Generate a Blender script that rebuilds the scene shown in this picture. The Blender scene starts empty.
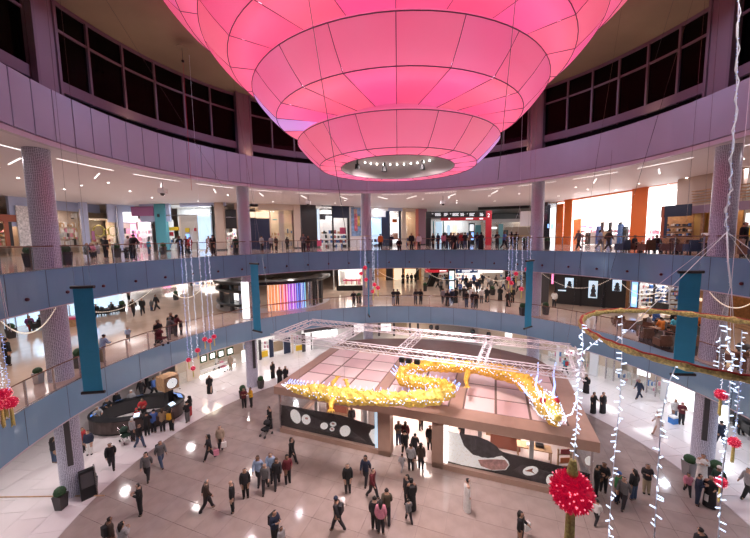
import bpy, bmesh, math, random
from math import sin, cos, pi, radians as RD, hypot, atan2, sqrt
from mathutils import Vector, Matrix
random.seed(7)
SC = bpy.context.scene
COL = SC.collection
# ------------------------------------------------------------------ camera
FPX, PIT, ROL = 324.6, 0.09606, -0.01492          # focal length in pixels of a 750x538 frame, pitch, roll
CAM = Vector((-1.2, -16.9, 13.70))
_cp, _sp, _c, _s = cos(PIT), sin(PIT), cos(ROL), sin(ROL)
_r, _u, _f = Vector((1, 0, 0)), Vector((0, _sp, _cp)), Vector((0, _cp, -_sp))
_ax, _ay, _az = _r*_c + _u*_s, _u*_c - _r*_s, -_f
cd = bpy.data.cameras.new('camera'); cam = bpy.data.objects.new('camera', cd); COL.objects.link(cam)
cd.sensor_width = 36; cd.lens = FPX/750*36; cd.clip_start = 0.05; cd.clip_end = 400
cam.matrix_world = Matrix(((_ax.x, _ay.x, _az.x, CAM.x), (_ax.y, _ay.y, _az.y, CAM.y), (_ax.z, _ay.z, _az.z, CAM.z), (0, 0, 0, 1)))
SC.camera = cam
# ------------------------------------------------------------------ world (night outside) and exposure
wd = bpy.data.worlds.new('night'); SC.world = wd; wd.use_nodes = True
wd.node_tree.nodes['Background'].inputs[0].default_value = (.02, .022, .035, 1)
wd.node_tree.nodes['Background'].inputs[1].default_value = 0.3
vs = SC.view_settings
vs.view_transform = 'Standard'; vs.look = 'None'; vs.gamma = 1; vs.use_curve_mapping = False
vs.exposure = -0.08
# ------------------------------------------------------------------ lamps of the building: recessed ceiling lamps; then added fill lamps
def area(name, loc, size, power, col=(1, 1, 1), aim=(0, 0, -1), sy=None, spread=180):
    l = bpy.data.lights.new(name, 'AREA'); l.energy = power; l.color = col; l.size = size
    if sy: l.shape = 'RECTANGLE'; l.size_y = sy
    l.spread = RD(spread)
    o = bpy.data.objects.new(name, l); COL.objects.link(o); o.location = loc
    o.rotation_euler = Vector(aim).to_track_quat('-Z', 'Y').to_euler()
    return o
def pp(r, deg, z=0.0): return Vector((r*sin(RD(deg)), r*cos(RD(deg)), z))
for a in range(-105, 106, 15):                       # recessed lamps in the three soffits
    area('soffit_lamp', pp(20.5, a, 4.55), .4, 115, (1, .93, .93) if a < 10 else (.78, .87, 1))
    area('soffit_lamp', pp(20.5, a, 10.35), .4, 90, (1, .9, .85))
    area('soffit_lamp', pp(21.0, a, 18.2), .35, 80, (1, .89, .97))
for a in (-75, -60, -45, -30, -15, 0, 15, 30, 45, 60, 75):
    area('soffit_lamp', pp(27.0, a, 10.35), 2.4, 80, (1, .9, .85))
    area('soffit_lamp', pp(26.5, a, 18.2), .4, 95, (1, .89, .97))
for a in (-78, -68, -58, -48, 0, 18, 30):
    area('soffit_lamp', pp(32.5, a, 18.2), 2, 170 if a < 0 else 100, (.86, .9, 1))
    area('soffit_lamp', pp(34.0, a, 10.35), 3, 90, (1, .9, .85))
for a in range(-150, 180, 30):                       # added unseen fill: cool lamps tint the parapet, warm lamps brighten the dome
    p = pp(12.6, a, 26.3); q = pp(16.0, a, 19.6); area('added_cool_fill', p, .25, 70, (.55, .64, 1), aim=tuple(q-p), spread=95)
    p = pp(16.7, a+15, 20.8); area('added_warm_fill', p, .6, 17, (1, .72, .45), aim=(-p.x*.12, -p.y*.12, 6), spread=140)
for a in (140, 165, 190, 215):                       # the gallery goes on behind the viewer: unseen fill added for the pavilion front, ceiling lamps below
    p = pp(15.7, a, 21.2); q = Vector((.5, 1.5, 1.5)); area('added_front_fill', p, .5, 150, (1, .88, .84), aim=tuple(q-p), spread=75)
for a in (120, 135, 150, 165, 180, 195, 210, 225, 240): area('soffit_lamp', pp(20.5, a, 4.55), .4, 115, (1, .93, .93))
# ------------------------------------------------------------------ materials
MATS = {}
def mat(name, col, rough=.5, metal=0., emit=None, es=1., noise=None, nscale=6., spec=None, alpha=None, bump=0., coat=0., sample=True):
    if name in MATS: return MATS[name]
    m = bpy.data.materials.new(name); m.use_nodes = True; nt = m.node_tree; b = nt.nodes['Principled BSDF']
    c4 = (*col, 1)
    b.inputs['Base Color'].default_value = c4; b.inputs['Roughness'].default_value = rough; b.inputs['Metallic'].default_value = metal
    if coat: b.inputs['Coat Weight'].default_value = coat; b.inputs['Coat Roughness'].default_value = .06
    if spec is not None: b.inputs['Specular IOR Level'].default_value = spec
    if emit: b.inputs['Emission Color'].default_value = (*emit, 1); b.inputs['Emission Strength'].default_value = es
    if noise:
        t = nt.nodes.new('ShaderNodeTexCoord'); n = nt.nodes.new('ShaderNodeTexNoise'); r = nt.nodes.new('ShaderNodeValToRGB')
        n.inputs['Scale'].default_value = nscale; n.inputs['Detail'].default_value = 4
        r.color_ramp.elements[0].position = .3; r.color_ramp.elements[1].position = .7
        r.color_ramp.elements[0].color = tuple(c*(1-noise) for c in col)+(1,); r.color_ramp.elements[1].color = tuple(min(1, c*(1+noise)) for c in col)+(1,)
        nt.links.new(t.outputs['Object'], n.inputs['Vector']); nt.links.new(n.outputs['Fac'], r.inputs['Fac']); nt.links.new(r.outputs['Color'], b.inputs['Base Color'])
        if bump:
            bp = nt.nodes.new('ShaderNodeBump'); bp.inputs['Strength'].default_value = bump
            nt.links.new(n.outputs['Fac'], bp.inputs['Height']); nt.links.new(bp.outputs['Normal'], b.inputs['Normal'])
    if not sample: m.cycles.emission_sampling = 'NONE'
    MATS[name] = m; return m
def glassmat(name, tint=(.93, .97, 1), gl=.10, rough=.03):
    m = bpy.data.materials.new(name); m.use_nodes = True; nt = m.node_tree; nt.nodes.clear()
    o = nt.nodes.new('ShaderNodeOutputMaterial'); t = nt.nodes.new('ShaderNodeBsdfTransparent'); g = nt.nodes.new('ShaderNodeBsdfGlossy'); x = nt.nodes.new('ShaderNodeMixShader')
    t.inputs[0].default_value = (*tint, 1); g.inputs['Roughness'].default_value = rough; x.inputs[0].default_value = gl
    nt.links.new(t.outputs[0], x.inputs[1]); nt.links.new(g.outputs[0], x.inputs[2]); nt.links.new(x.outputs[0], o.inputs[0])
    MATS[name] = m; return m
M = MATS
mat('tile_tan', (.33, .26, .235), .10, noise=.12, nscale=1.2, coat=.25)
mat('tile_white', (.74, .68, .68), .1, noise=.04, nscale=.6, coat=.3)
mat('grout', (.27, .21, .195), .6)
mat('grout_pale', (.5, .46, .46), .6)
mat('gallery_floor', (.62, .47, .38), .12, noise=.08, nscale=.8, coat=.3)
mat('fascia', (.22, .42, .60), .16, metal=.1, noise=.05, nscale=.5, coat=.6)
mat('fascia_joint', (.06, .08, .12), .5)
mat('pale_trim', (.62, .58, .62), .4)
mat('soffit', (.82, .78, .80), .6)
mat('parapet', (.43, .46, .56), .42, noise=.03, nscale=.7)
mat('parapet_line', (.30, .26, .32), .5)
mat('dome_brown', (.33, .27, .17), .8, noise=.12, nscale=.35)
mat('mullion', (.20, .14, .17), .45)
mat('pilaster', (.24, .17, .20), .5)
mat('black', (.012, .012, .014), .35)
mat('dark', (.03, .028, .03), .4)
mat('charcoal', (.06, .055, .06), .5)
mat('steel', (.55, .53, .55), .25, metal=1.)
mat('truss_alu', (.80, .76, .80), .35, metal=.5)
mat('brown_rail', (.20, .085, .05), .3, coat=.3)
mat('white', (.85, .83, .82), .45)
mat('cream', (.70, .58, .48), .5)
mat('beige', (.55, .42, .34), .55)
mat('grey_blue', (.30, .36, .50), .45)
mat('pale_blue', (.52, .58, .80), .45)
mat('navy', (.02, .03, .07), .4)
mat('orange', (.85, .19, .03), .35)
mat('rust', (.38, .10, .05), .45)
mat('red', (.55, .02, .04), .4)
mat('pink_card', (.80, .10, .22), .5)
mat('teal', (.12, .42, .50), .3)
mat('yellow', (.85, .55, .03), .45)
mat('wood', (.30, .15, .07), .45, noise=.25, nscale=5)
mat('tan_wood', (.48, .28, .15), .5, noise=.2, nscale=5)
mat('purple', (.40, .16, .34), .5)
mat('green', (.022, .07, .025), .7, noise=.5, nscale=20, bump=.6)
mat('pot', (.035, .03, .032), .4)
mat('pot_steel', (.45, .45, .47), .3, metal=.8)
mat('blue_banner', (.04, .36, .60), .6, noise=.06, nscale=1.5)
mat('strip_light', (1, 1, 1), .5, emit=(1, .93, .88), es=2.2, sample=False)
mat('spot_light', (1, 1, 1), .5, emit=(1, .95, .9), es=9., sample=False)
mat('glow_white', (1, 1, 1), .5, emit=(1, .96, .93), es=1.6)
mat('glow_hot', (1, 1, 1), .5, emit=(1, .97, .96), es=1.6)
mat('glow_warm', (1, .8, .6), .5, emit=(1, .78, .55), es=1.1)
mat('glow_blue', (.3, .5, 1), .5, emit=(.25, .5, 1), es=1.6)
mat('glow_ice', (.7, .85, 1), .5, emit=(.62, .82, 1), es=.85)
mat('glow_pink', (1, .3, .6), .5, emit=(1, .28, .55), es=1.2)
mat('screen_white', (1, 1, 1), .4, emit=(.85, .93, 1), es=1.0, sample=False)
glassmat('glass', (.95, .97, 1), .06)
glassmat('shop_glass', (.95, .97, .98), .05)
glassmat('night_glass', (.1, .09, .1), .025, .05)
def column_mat():
    m = bpy.data.materials.new('column_mosaic'); m.use_nodes = True; nt = m.node_tree; b = nt.nodes['Principled BSDF']
    t = nt.nodes.new('ShaderNodeTexCoord'); sp = nt.nodes.new('ShaderNodeSeparateXYZ'); nt.links.new(t.outputs['Object'], sp.inputs[0])
    at2 = nt.nodes.new('ShaderNodeMath'); at2.operation = 'ARCTAN2'; nt.links.new(sp.outputs['X'], at2.inputs[0]); nt.links.new(sp.outputs['Y'], at2.inputs[1])
    mu = nt.nodes.new('ShaderNodeMath'); mu.operation = 'MULTIPLY'; mu.inputs[1].default_value = 44/(2*pi); nt.links.new(at2.outputs[0], mu.inputs[0])
    mz = nt.nodes.new('ShaderNodeMath'); mz.operation = 'MULTIPLY'; mz.inputs[1].default_value = 13.5; nt.links.new(sp.outputs['Z'], mz.inputs[0])
    cb = nt.nodes.new('ShaderNodeCombineXYZ'); nt.links.new(mu.outputs[0], cb.inputs[0]); nt.links.new(mz.outputs[0], cb.inputs[1])
    v = nt.nodes.new('ShaderNodeTexVoronoi'); v.distance = 'CHEBYCHEV'; v.feature = 'F1'; v.inputs['Scale'].default_value = 1.0; v.inputs['Randomness'].default_value = .28
    nt.links.new(cb.outputs[0], v.inputs['Vector'])
    r = nt.nodes.new('ShaderNodeValToRGB'); e = r.color_ramp.elements
    e[0].position = .24; e[0].color = (.13, .14, .24, 1); e[1].position = .34; e[1].color = (.68, .68, .80, 1)
    nt.links.new(v.outputs['Distance'], r.inputs['Fac']); nt.links.new(r.outputs['Color'], b.inputs['Base Color']); b.inputs['Roughness'].default_value = .35
    MATS['column_mosaic'] = m
column_mat()
# ------------------------------------------------------------------ mesh builder
class MB:
    def __init__(s): s.v = []; s.f = []
    def add(s, vs, fs):
        o = len(s.v); s.v += [tuple(v) for v in vs]; s.f += [tuple(i+o for i in f) for f in fs]; return s
    def box(s, c, d, rz=0., taper=1.):
        x, y, z = (k/2 for k in d); cr, sr = cos(rz), sin(rz); P = []
        for sz in (-1, 1):
            k = taper if sz > 0 else 1
            for sx, sy in ((-1, -1), (1, -1), (1, 1), (-1, 1)):
                a, b = sx*x*k, sy*y*k; P.append((c[0]+a*cr-b*sr, c[1]+a*sr+b*cr, c[2]+sz*z))
        return s.add(P, [(0, 3, 2, 1), (4, 5, 6, 7), (0, 1, 5, 4), (1, 2, 6, 5), (2, 3, 7, 6), (3, 0, 4, 7)])
    def hexa(s, b, t):                                # four bottom corners and four top corners
        return s.add(list(b)+list(t), [(0, 3, 2, 1), (4, 5, 6, 7), (0, 1, 5, 4), (1, 2, 6, 5), (2, 3, 7, 6), (3, 0, 4, 7)])
    def lathe(s, prof, n=24, a0=0., a1=360., c=(0, 0, 0)):   # profile of (r, z), angle clockwise from +Y
        full = abs(a1-a0) >= 359.9; k = n if full else n+1; P = []
        for i in range(k):
            a = RD(a0+(a1-a0)*i/n)
            for r, z in prof: P.append((c[0]+r*sin(a), c[1]+r*cos(a), c[2]+z))
        m = len(prof); F = []
        for i in range(n):
            j = (i+1) % k
            for q in range(m-1): F.append((i*m+q, i*m+q+1, j*m+q+1, j*m+q))
        return s.add(P, F)
    def tube(s, path, r, n=6, cap=True):
        path = [Vector(p) for p in path]; P = []; F = []; m = len(path); rr = r if isinstance(r, (list, tuple)) else [r]*m
        for i, p in enumerate(path):
            d = (path[min(i+1, m-1)]-path[max(i-1, 0)]).normalized()
            a = d.orthogonal().normalized() if i == 0 else (a - d*a.dot(d)).normalized()
            b = d.cross(a)
            for k in range(n):
                w = 2*pi*k/n; P.append(p+(a*cos(w)+b*sin(w))*rr[i])
        for i in range(m-1):
            for k in range(n): F.append((i*n+k, i*n+(k+1) % n, (i+1)*n+(k+1) % n, (i+1)*n+k))
        if cap: F += [tuple(range(n-1, -1, -1)), tuple(range((m-1)*n, m*n))]
        return s.add(P, F)
    def ball(s, c, r, nu=10, nv=6, sc=(1, 1, 1)):
        P = [(c[0], c[1], c[2]-r*sc[2])]
        for j in range(1, nv):
            t = -pi/2+pi*j/nv
            for i in range(nu): P.append((c[0]+r*sc[0]*cos(t)*cos(2*pi*i/nu), c[1]+r*sc[1]*cos(t)*sin(2*pi*i/nu), c[2]+r*sc[2]*sin(t)))
        P.append((c[0], c[1], c[2]+r*sc[2])); F = []
        for i in range(nu): F.append((0, 1+(i+1) % nu, 1+i))
        for j in range(nv-2):
            for i in range(nu): F.append((1+j*nu+i, 1+j*nu+(i+1) % nu, 1+(j+1)*nu+(i+1) % nu, 1+(j+1)*nu+i))
        e = len(P)-1
        for i in range(nu): F.append((e, 1+(nv-2)*nu+i, 1+(nv-2)*nu+(i+1) % nu))
        return s.add(P, F)
    def prism(s, poly, z0, z1):
        n = len(poly); return s.add([(x, y, z0) for x, y in poly]+[(x, y, z1) for x, y in poly],
            [tuple(range(n-1, -1, -1)), tuple(range(n, 2*n))]+[(i, (i+1) % n, n+(i+1) % n, n+i) for i in range(n)])
    def mesh(s, name, m=None, smooth=False):
        me = bpy.data.meshes.new(name); me.from_pydata(s.v, [], s.f)
        if m: me.materials.append(M[m] if isinstance(m, str) else m)
        if smooth: me.polygons.foreach_set('use_smooth', [True]*len(me.polygons))
        me.update(); return me
    def build(s, name, m, parent=None, loc=None, smooth=False):
        return link(name, s.mesh(name, m, smooth), parent, loc)
def link(name, me, parent=None, loc=None, rz=0.):
    o = bpy.data.objects.new(name, me); COL.objects.link(o)
    if parent: o.parent = parent
    if loc is not None: o.location = loc
    if rz: o.rotation_euler = (0, 0, rz)
    return o
def tag(o, label=None, cat=None, group=None, kind=None):
    if label: o['label'] = label
    if cat: o['category'] = cat
    if group: o['group'] = group
    if kind: o['kind'] = kind
    return o
def thing(name, label, cat, loc=(0, 0, 0), rz=0., group=None, kind=None):
    o = bpy.data.objects.new(name, None); COL.objects.link(o); o.location = loc; o.rotation_euler = (0, 0, rz); o.empty_display_size = .1
    return tag(o, label, cat, group, kind)
KIDS = {}
def dup(root, loc=None, rz=None, label=None, group=None, scale=None):
    def cp(o, par):
        c = o.copy(); COL.objects.link(c); c.parent = par
        for k in list(o.children): cp(k, c)
        return c
    r = cp(root, None)
    if loc is not None: r.location = loc
    if rz is not None: r.rotation_euler = (0, 0, rz)
    if scale: r.scale = (scale,)*3
    if label: r['label'] = label
    if group: r['group'] = group
    return r
# ------------------------------------------------------------------ where a picture point lies on a plane of the place
def ray(x, y):
    a, b = (x-375)/FPX, -(y-269)/FPX
    return _ax*a+_ay*b+_f
def W(x, y, z):                                       # point on the horizontal plane z
    r = ray(x, y); return CAM+r*((z-CAM.z)/r.z)
def Wd(x, y, d):                                      # point at depth d in front of the lens
    return CAM+ray(x, y)*d
def on_line(x, y, A, B, off=0.):                      # point on the upright plane over plan line A-B, shifted off towards the hall
    A, B = Vector(A), Vector(B); t = (B-A).normalized(); n = Vector((-t.y, t.x))
    if n.dot(Vector((0, 0))-A) < 0: n = -n
    A = A+n*off; r = ray(x, y); den = r.x*n.x+r.y*n.y
    k = ((A.x-CAM.x)*n.x+(A.y-CAM.y)*n.y)/den
    return CAM+r*k
G0, G1, G2 = 0.0, 6.48, 12.40                         # floor heights: ground, lower gallery, upper gallery
COLA = (-90.66, -45.76, -6.54, 47.45, 86.49)          # column bearings round the hall
# ================================================================== the hall itself
A0, A1 = -140, 140
# ---- ground floor: tan circle of square tiles, pale ring of polar tiles
floor = MB().lathe([(0.01, -.03), (60, -.03), (60, -.4), (0.01, -.4)], 72).build('floor_ground', 'grout'); tag(floor, 'tan and white tiled ground floor of the round hall', None, kind='structure')
MB().lathe([(16.45, -.012), (60, -.012)], 120).build('ring_bed', 'grout_pale', floor)
TA = RD(-20.3); eu = Vector((cos(TA), sin(TA))); ev = Vector((-sin(TA), cos(TA)))
def clip_circle(poly, R, n=96):
    for k in range(n):
        a = 2*pi*(k+.5)/n; nx, ny = cos(a), sin(a); d = R*cos(pi/n); out = []
        for i in range(len(poly)):
            p, q = poly[i], poly[(i+1) % len(poly)]; dp, dq = p[0]*nx+p[1]*ny-d, q[0]*nx+q[1]*ny-d
            if dp <= 0: out.append(p)
            if (dp < 0) != (dq < 0) and dp != dq:
                t = dp/(dp-dq); out.append((p[0]+(q[0]-p[0])*t, p[1]+(q[1]-p[1])*t))
        poly = out
        if len(poly) < 3: return []
    return poly
TS = 1.25; tiles = []
for i in range(-15, 15):
    for j in range(-15, 15):
        u0, v0 = i*TS+.3, j*TS+.2; g = .006
        if hypot(u0+TS/2, v0+TS/2) > 18: continue
        quad = [eu*a+ev*b for a, b in ((u0+g, v0+g), (u0+TS-g, v0+g), (u0+TS-g, v0+TS-g), (u0+g, v0+TS-g))]
        po = [(p.x, p.y) for p in quad]
        whole = max(hypot(*p) for p in po) <= 16.4
        if not whole: po = clip_circle(po, 16.44)
        if po: tiles.append((po, 'tile_tan', whole))
RINGS = [16.48, 17.9, 19.3, 20.7, 22.1, 23.5, 25.2, 27, 30, 34, 40, 50]
ring_tiles = []
for k in range(len(RINGS)-1):
    r0, r1 = RINGS[k]+.01, RINGS[k+1]-.01; n = int(2*pi*r0/1.5)
    for i in range(n):
        a0, a1 = 360*i/n+.03, 360*(i+1)/n-.03
        if 130 < (a0+a1)/2 < 230: continue
        P = [pp(r0, a0), pp(r0, (a0+a1)/2), pp(r0, a1), pp(r1, a1), pp(r1, (a0+a1)/2), pp(r1, a0)]
        ring_tiles.append(([(p.x, p.y) for p in P][::-1], 'tile_white', False))
def in_view(p):
    d = Vector((p[0], p[1], 0))-CAM; z = d.dot(_f); 
    if z < 1: return False
    x, y = d.dot(_ax)/z*FPX+375, 269-d.dot(_ay)/z*FPX
    return -20 < x < 770 and 340 < y < 570
def cen(po): return (sum(p[0] for p in po)/len(po), sum(p[1] for p in po)/len(po))
allt = sorted(tiles+ring_tiles, key=lambda t: (not in_view(cen(t[0])), hypot(cen(t[0])[0]-CAM.x, cen(t[0])[1]-CAM.y)))
shared_tile = None
rest = {'tile_tan': MB(), 'tile_white': MB()}
for k, (po, mname, full) in enumerate(allt):
    if k < 300:
        c = cen(po)
        if full and shared_tile is None: shared_tile = MB().prism([(p[0]-c[0], p[1]-c[1]) for p in po], -.03, 0).mesh('tile', 'tile_tan')
        me = shared_tile if full else MB().prism([(p[0]-c[0], p[1]-c[1]) for p in po], -.03, 0).mesh('tile', mname)
        link('tile', me, floor, (c[0], c[1], 0))
    else: rest[mname].prism(po, -.03, 0)
for mname, mb in rest.items(): tag(mb.build('remaining_tiles', mname, floor), kind='stuff')
# ---- the two galleries
def gallery(nm, zf, zb, R, label, n_pan=36):
    fl = MB().lathe([(R+.06, zf), (70, zf), (70, zf-.25), (R+.06, zf-.25)], 120, A0, A1).build('floor_'+nm, 'gallery_floor', smooth=False); tag(fl, label, None, kind='structure')
    w = (A1-A0)/ (n_pan)
    for i in range(n_pan):
        a = A0+w*i
        MB().lathe([(R+.07, zb+.06), (R, zb+.06), (R, zf-.03), (R+.07, zf-.03)], 4, a+.05, a+w-.05).build('fascia_panel', 'fascia', fl)
    MB().lathe([(R+.05, zb), (R+.05, zf)], 140, A0, A1).build('fascia_joints', 'fascia_joint', fl)
    MB().lathe([(R+.35, zb), (R-.02, zb), (R-.02, zb+.06), (R+.05, zb+.06)], 140, A0, A1).build('drip_edge', 'pale_trim', fl)
    MB().lathe([(R+.1, zf), (R-.015, zf), (R-.015, zf-.04), (R+.1, zf-.04)], 140, A0, A1).build('floor_edge', 'steel', fl)
    cl = MB().lathe([(R+.05, zb+.02), (60, zb+.02), (60, zb+.2)], 120, A0, A1).build('ceiling_under_'+nm, 'soffit'); tag(cl, 'pale soffit under the '+nm.replace('_', ' '), None, kind='structure')
    return fl
gal1 = gallery('lower_gallery', G1, 4.63, 17.02, 'polished beige floor and blue grey fascia of the lower gallery', 36)
gal2 = gallery('upper_gallery', G2, 10.43, 17.42, 'polished beige floor and blue grey fascia of the upper gallery', 42)
def balustrade(zf, R, label, step=5.0):
    b = thing('glass_balustrade', label, 'railing', (0, 0, zf))
    MB().lathe([(R+.035+.03*cos(t*pi/4), 1.12+.03*sin(t*pi/4)) for t in range(9)], 150, A0, A1).build('handrail', 'brown_rail', b, smooth=True)
    n = int((A1-A0)/step); pm = MB().box((0, 0, .53), (.05, .09, 1.1)).mesh('post', 'steel')
    for i in range(n+1):
        a = A0+step*i; p = pp(R+.03, a); link('post', pm, b, p, RD(-a))
    gm = MB().lathe([(R+.02, .04), (R+.02, 1.08)], 6, .12, step-.12).mesh('glass_panel', 'glass')
    for i in range(n):
        link('glass_panel', gm, b, (0, 0, 0), RD(-(A0+step*i)))
    return b
balustrade(G1, 17.12, 'curved glass balustrade with brown handrail along the lower gallery')
balustrade(G2, 17.5, 'curved glass balustrade with brown handrail along the upper gallery')
# ---- mosaic columns
cm = MB().lathe([(.52, -.0), (.52, 18.35)], 40).mesh('column', 'column_mosaic', True)
for a, lb in zip(COLA, ('beside the info kiosk at the left', 'behind the clock and info desk', 'between the lit shops at the far side', 'beside the orange storefront', 'beside the cafe seats at the right')):
    c = link('column', cm, None, pp(18.0, a)); tag(c, 'tall round column of blue and white mosaic '+lb, None, kind='structure')
    if a in (-90.66, 86.49, -45.76):
        for s in ((1,) if a != 86.49 else (-1,)):
            MB().box((s*.40 if a != -45.76 else .42, -.42 if a == -90.66 else -.40, 3.2), (.22, .12, 2.7), s*.6).build('grey_panel', 'charcoal', c)
c2_ = [o for o in COL.objects if o.name == 'column.001'][0]
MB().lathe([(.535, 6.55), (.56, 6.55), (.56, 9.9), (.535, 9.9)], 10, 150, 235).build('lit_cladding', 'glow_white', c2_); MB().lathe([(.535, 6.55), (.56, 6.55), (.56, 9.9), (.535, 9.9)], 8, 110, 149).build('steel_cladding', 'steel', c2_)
# ---- upper gallery ceiling, parapet drum, clerestory, dome
ce = MB().lathe([(16.2, 18.12), (16.6, 18.2), (17.0, 18.34), (60, 18.34), (60, 18.6)], 120, A0, A1).build('ceiling_upper_gallery', 'soffit'); tag(ce, 'pale plaster ceiling of the upper gallery with strip lights', None, kind='structure')
for a in range(-100, 101, 14):                        # light strips set flush in the ceiling: an arc line near the edge, short radial dashes behind
    MB().lathe([(18.82, 18.325), (18.88, 18.325)], 8, a+1, a+11).build('light_strip', 'strip_light', ce)
for k, a in enumerate(range(-98, 99, 12)):
    p, q = pp(20.6, a), pp(22.9, a+(3 if a < 0 else -3)); d = (q-p); m_ = (p+q)/2
    MB().box((m_.x, m_.y, 18.33), (d.length, .06, .03), atan2(d.y, d.x)).build('light_strip', 'strip_light', ce)
dm = MB().lathe([(.001, 0), (.08, 0)], 10).mesh('downlight', 'spot_light')
for a in range(-100, 101, 8):
    for r in (24.3, 27.5, 31):
        if random.random() < .6: link('downlight', dm, ce, pp(r+random.uniform(-.5, .5), a+random.uniform(-2, 2), 18.322))
wp = MB().lathe([(16.3, 18.12), (16.04, 18.12), (16.04, 18.34), (16.2, 18.40)], 140, A0, A1).build('wall_parapet', 'pale_trim'); tag(wp, 'curved parapet of mauve panels above the upper gallery', None, kind='structure')
MB().lathe([(16.10, 18.36), (16.10, 20.6), (18, 20.6)], 140, A0, A1).build('parapet_core', 'parapet_line', wp)
pw = 3.75
for i in range(int((A1-A0)/pw)+1):
    a = A0+pw*i+.6; t = .025
    P = [pp(16.0, a+t), pp(16.03, a+pw-t), pp(16.1, a+pw-t), pp(16.1, a+t)]
    MB().hexa([(p.x, p.y, 18.40) for p in P], [(p.x, p.y, 20.70) for p in P]).build('parapet_panel', 'parapet', wp)
# clerestory: six-bay windows between pilasters
def bay_angles(a0, a1, n=6): 
    g = 1.9; return [a0+g+(a1-a0-2*g)*k/n for k in range(n+1)]
pil_as = (-135.5,)+COLA[:2]+(-1.0,)+COLA[3:]+(129,)
RW = 17.35
for k in range(len(pil_as)-1):
    wn = thing('window_%d' % (k+1), 'dark night clerestory window band between two pilasters', None, (0, 0, 0), kind='structure')
    an = bay_angles(pil_as[k], pil_as[k+1])
    for r0, z0, z1, nm in ((.1, 21.45, 22.0, 'sill'), (.05, 24.47, 24.6, 'transom'), (.05, 25.75, 25.95, 'head_rail')):
        MB().lathe([(RW+.12, z0), (RW-r0, z0), (RW-r0, z1), (RW+.12, z1)], 24, an[0]-1, an[-1]+1).build(nm, 'mullion', wn)
    for j, a in enumerate(an):
        p = pp(RW, a, 23.6); MB().box((0, 0, 0), (.11, .2, 4.4)).build('mullion', 'mullion', wn, p).rotation_euler[2] = RD(-a)
        if j < 6:
            for z0, z1 in ((22.0, 24.47), (24.6, 25.75)):
                MB().lathe([(RW+.04, z0), (RW+.04, z1)], 3, a+.2, an[j+1]-.2).build('pane', 'night_glass', wn)
for a in pil_as:
    MB().hexa([pp(RW-.35, a-1.7, 20.6), pp(RW-.35, a+1.7, 20.6), pp(RW+.4, a+1.8, 20.6), pp(RW+.4, a-1.8, 20.6)], [pp(RW-.35, a-1.7, 26.0), pp(RW-.35, a+1.7, 26.0), pp(RW+.4, a+1.8, 26.0), pp(RW+.4, a-1.8, 26.0)]).build('wall_pilaster', 'pilaster')['kind'] = 'structure'
    for s in (-1.9, 1.9): MB().box((0, 0, 0), (.14, .3, 5.4)).build('wall_pilaster_edge', 'mullion', None, pp(RW-.3, a+s, 23.3)).rotation_euler[2] = RD(-a-s); COL.objects[-1]['kind'] = 'structure'
w = MB().lathe([(19.5, 20.4), (19.5, 27)], 60, A0, A1).build('wall_outer_night', 'black'); tag(w, 'dark night beyond the clerestory glass', None, kind='structure')
do = MB().lathe([(17.6, 25.93), (16.6, 26.1), (14.5, 26.55), (12.2, 26.9), (12.1, 28.2), (.01, 28.6)], 140).build('ceiling_dome', 'dome_brown', smooth=True); tag(do, 'brown shallow domed ceiling over the hall', None, kind='structure')
# ---- outer walls that close the concourses
ow = MB().lathe([(58, 0), (58, 18.5)], 48, -150, 150).build('wall_outer', 'cream'); tag(ow, 'cream back wall far down the concourses', None, kind='structure')
# ================================================================== the pink tiered lantern
CHA = math.degrees(atan2(CAM.x, CAM.y))               # bearing of the camera seen from the middle: one seam faces it
LAN_EMIT = .40
def panel_mat(k):
    cs = [(.78, .11, .23), (.80, .13, .26), (.78, .10, .27), (.76, .12, .30), (.82, .15, .23), (1, .08, .19), (1, .08, .24), (1, .14, .20), (.96, .09, .34)]
    nm = 'lantern_cloth_%d' % k; c = cs[k % len(cs)]
    m = bpy.data.materials.new(nm); m.use_nodes = True; nt = m.node_tree; b = nt.nodes['Principled BSDF']
    b.inputs['Base Color'].default_value = (.3, .2, .24, 1); b.inputs['Roughness'].default_value = .6
    t = nt.nodes.new('ShaderNodeTexCoord'); n = nt.nodes.new('ShaderNodeTexNoise'); n.inputs['Scale'].default_value = .4; n.inputs['Detail'].default_value = 1.5
    r = nt.nodes.new('ShaderNodeValToRGB'); e = r.color_ramp.elements
    e[0].position = .35; e[0].color = (*c, 1); e[1].position = .72; e[1].color = (min(1, c[0]), c[1]*1.5+.02, c[2]*1.25+.02, 1)
    nt.links.new(t.outputs['Object'], n.inputs['Vector']); nt.links.new(n.outputs['Fac'], r.inputs['Fac']); nt.links.new(r.outputs['Color'], b.inputs['Emission Color'])
    b.inputs['Emission Strength'].default_value = LAN_EMIT
    tl = nt.nodes.new('ShaderNodeBsdfTranslucent'); tl.inputs[0].default_value = (.42, .17, .26, 1); ad = nt.nodes.new('ShaderNodeAddShader'); o_ = nt.nodes['Material Output']
    nt.links.new(b.outputs[0], ad.inputs[0]); nt.links.new(tl.outputs[0], ad.inputs[1]); nt.links.new(ad.outputs[0], o_.inputs[0])
    return m
PM = [panel_mat(k) for k in range(9)]
violet = mat('lantern_violet', (.6, .4, .7), .6, emit=(.62, .30, .80), es=.75)
mat('lantern_line', (.22, .12, .18), .6)
lan = thing('tiered_lantern', 'huge pink glowing tiered fabric lantern hanging under the dome', 'lantern', (0, 0, 17))
tiers = [((4.88, 18.23), (3.87, 17.20), (2.83, 17.17)), ((6.76, 20.29), (5.79, 19.24), (2.6, 19.20)), ((8.62, 22.25), (7.65, 21.28), (4.4, 21.24)), ((10.5, 24.3), (9.5, 23.3), (6.2, 23.26))]
NP = 20; rng = random.Random(3)
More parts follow.
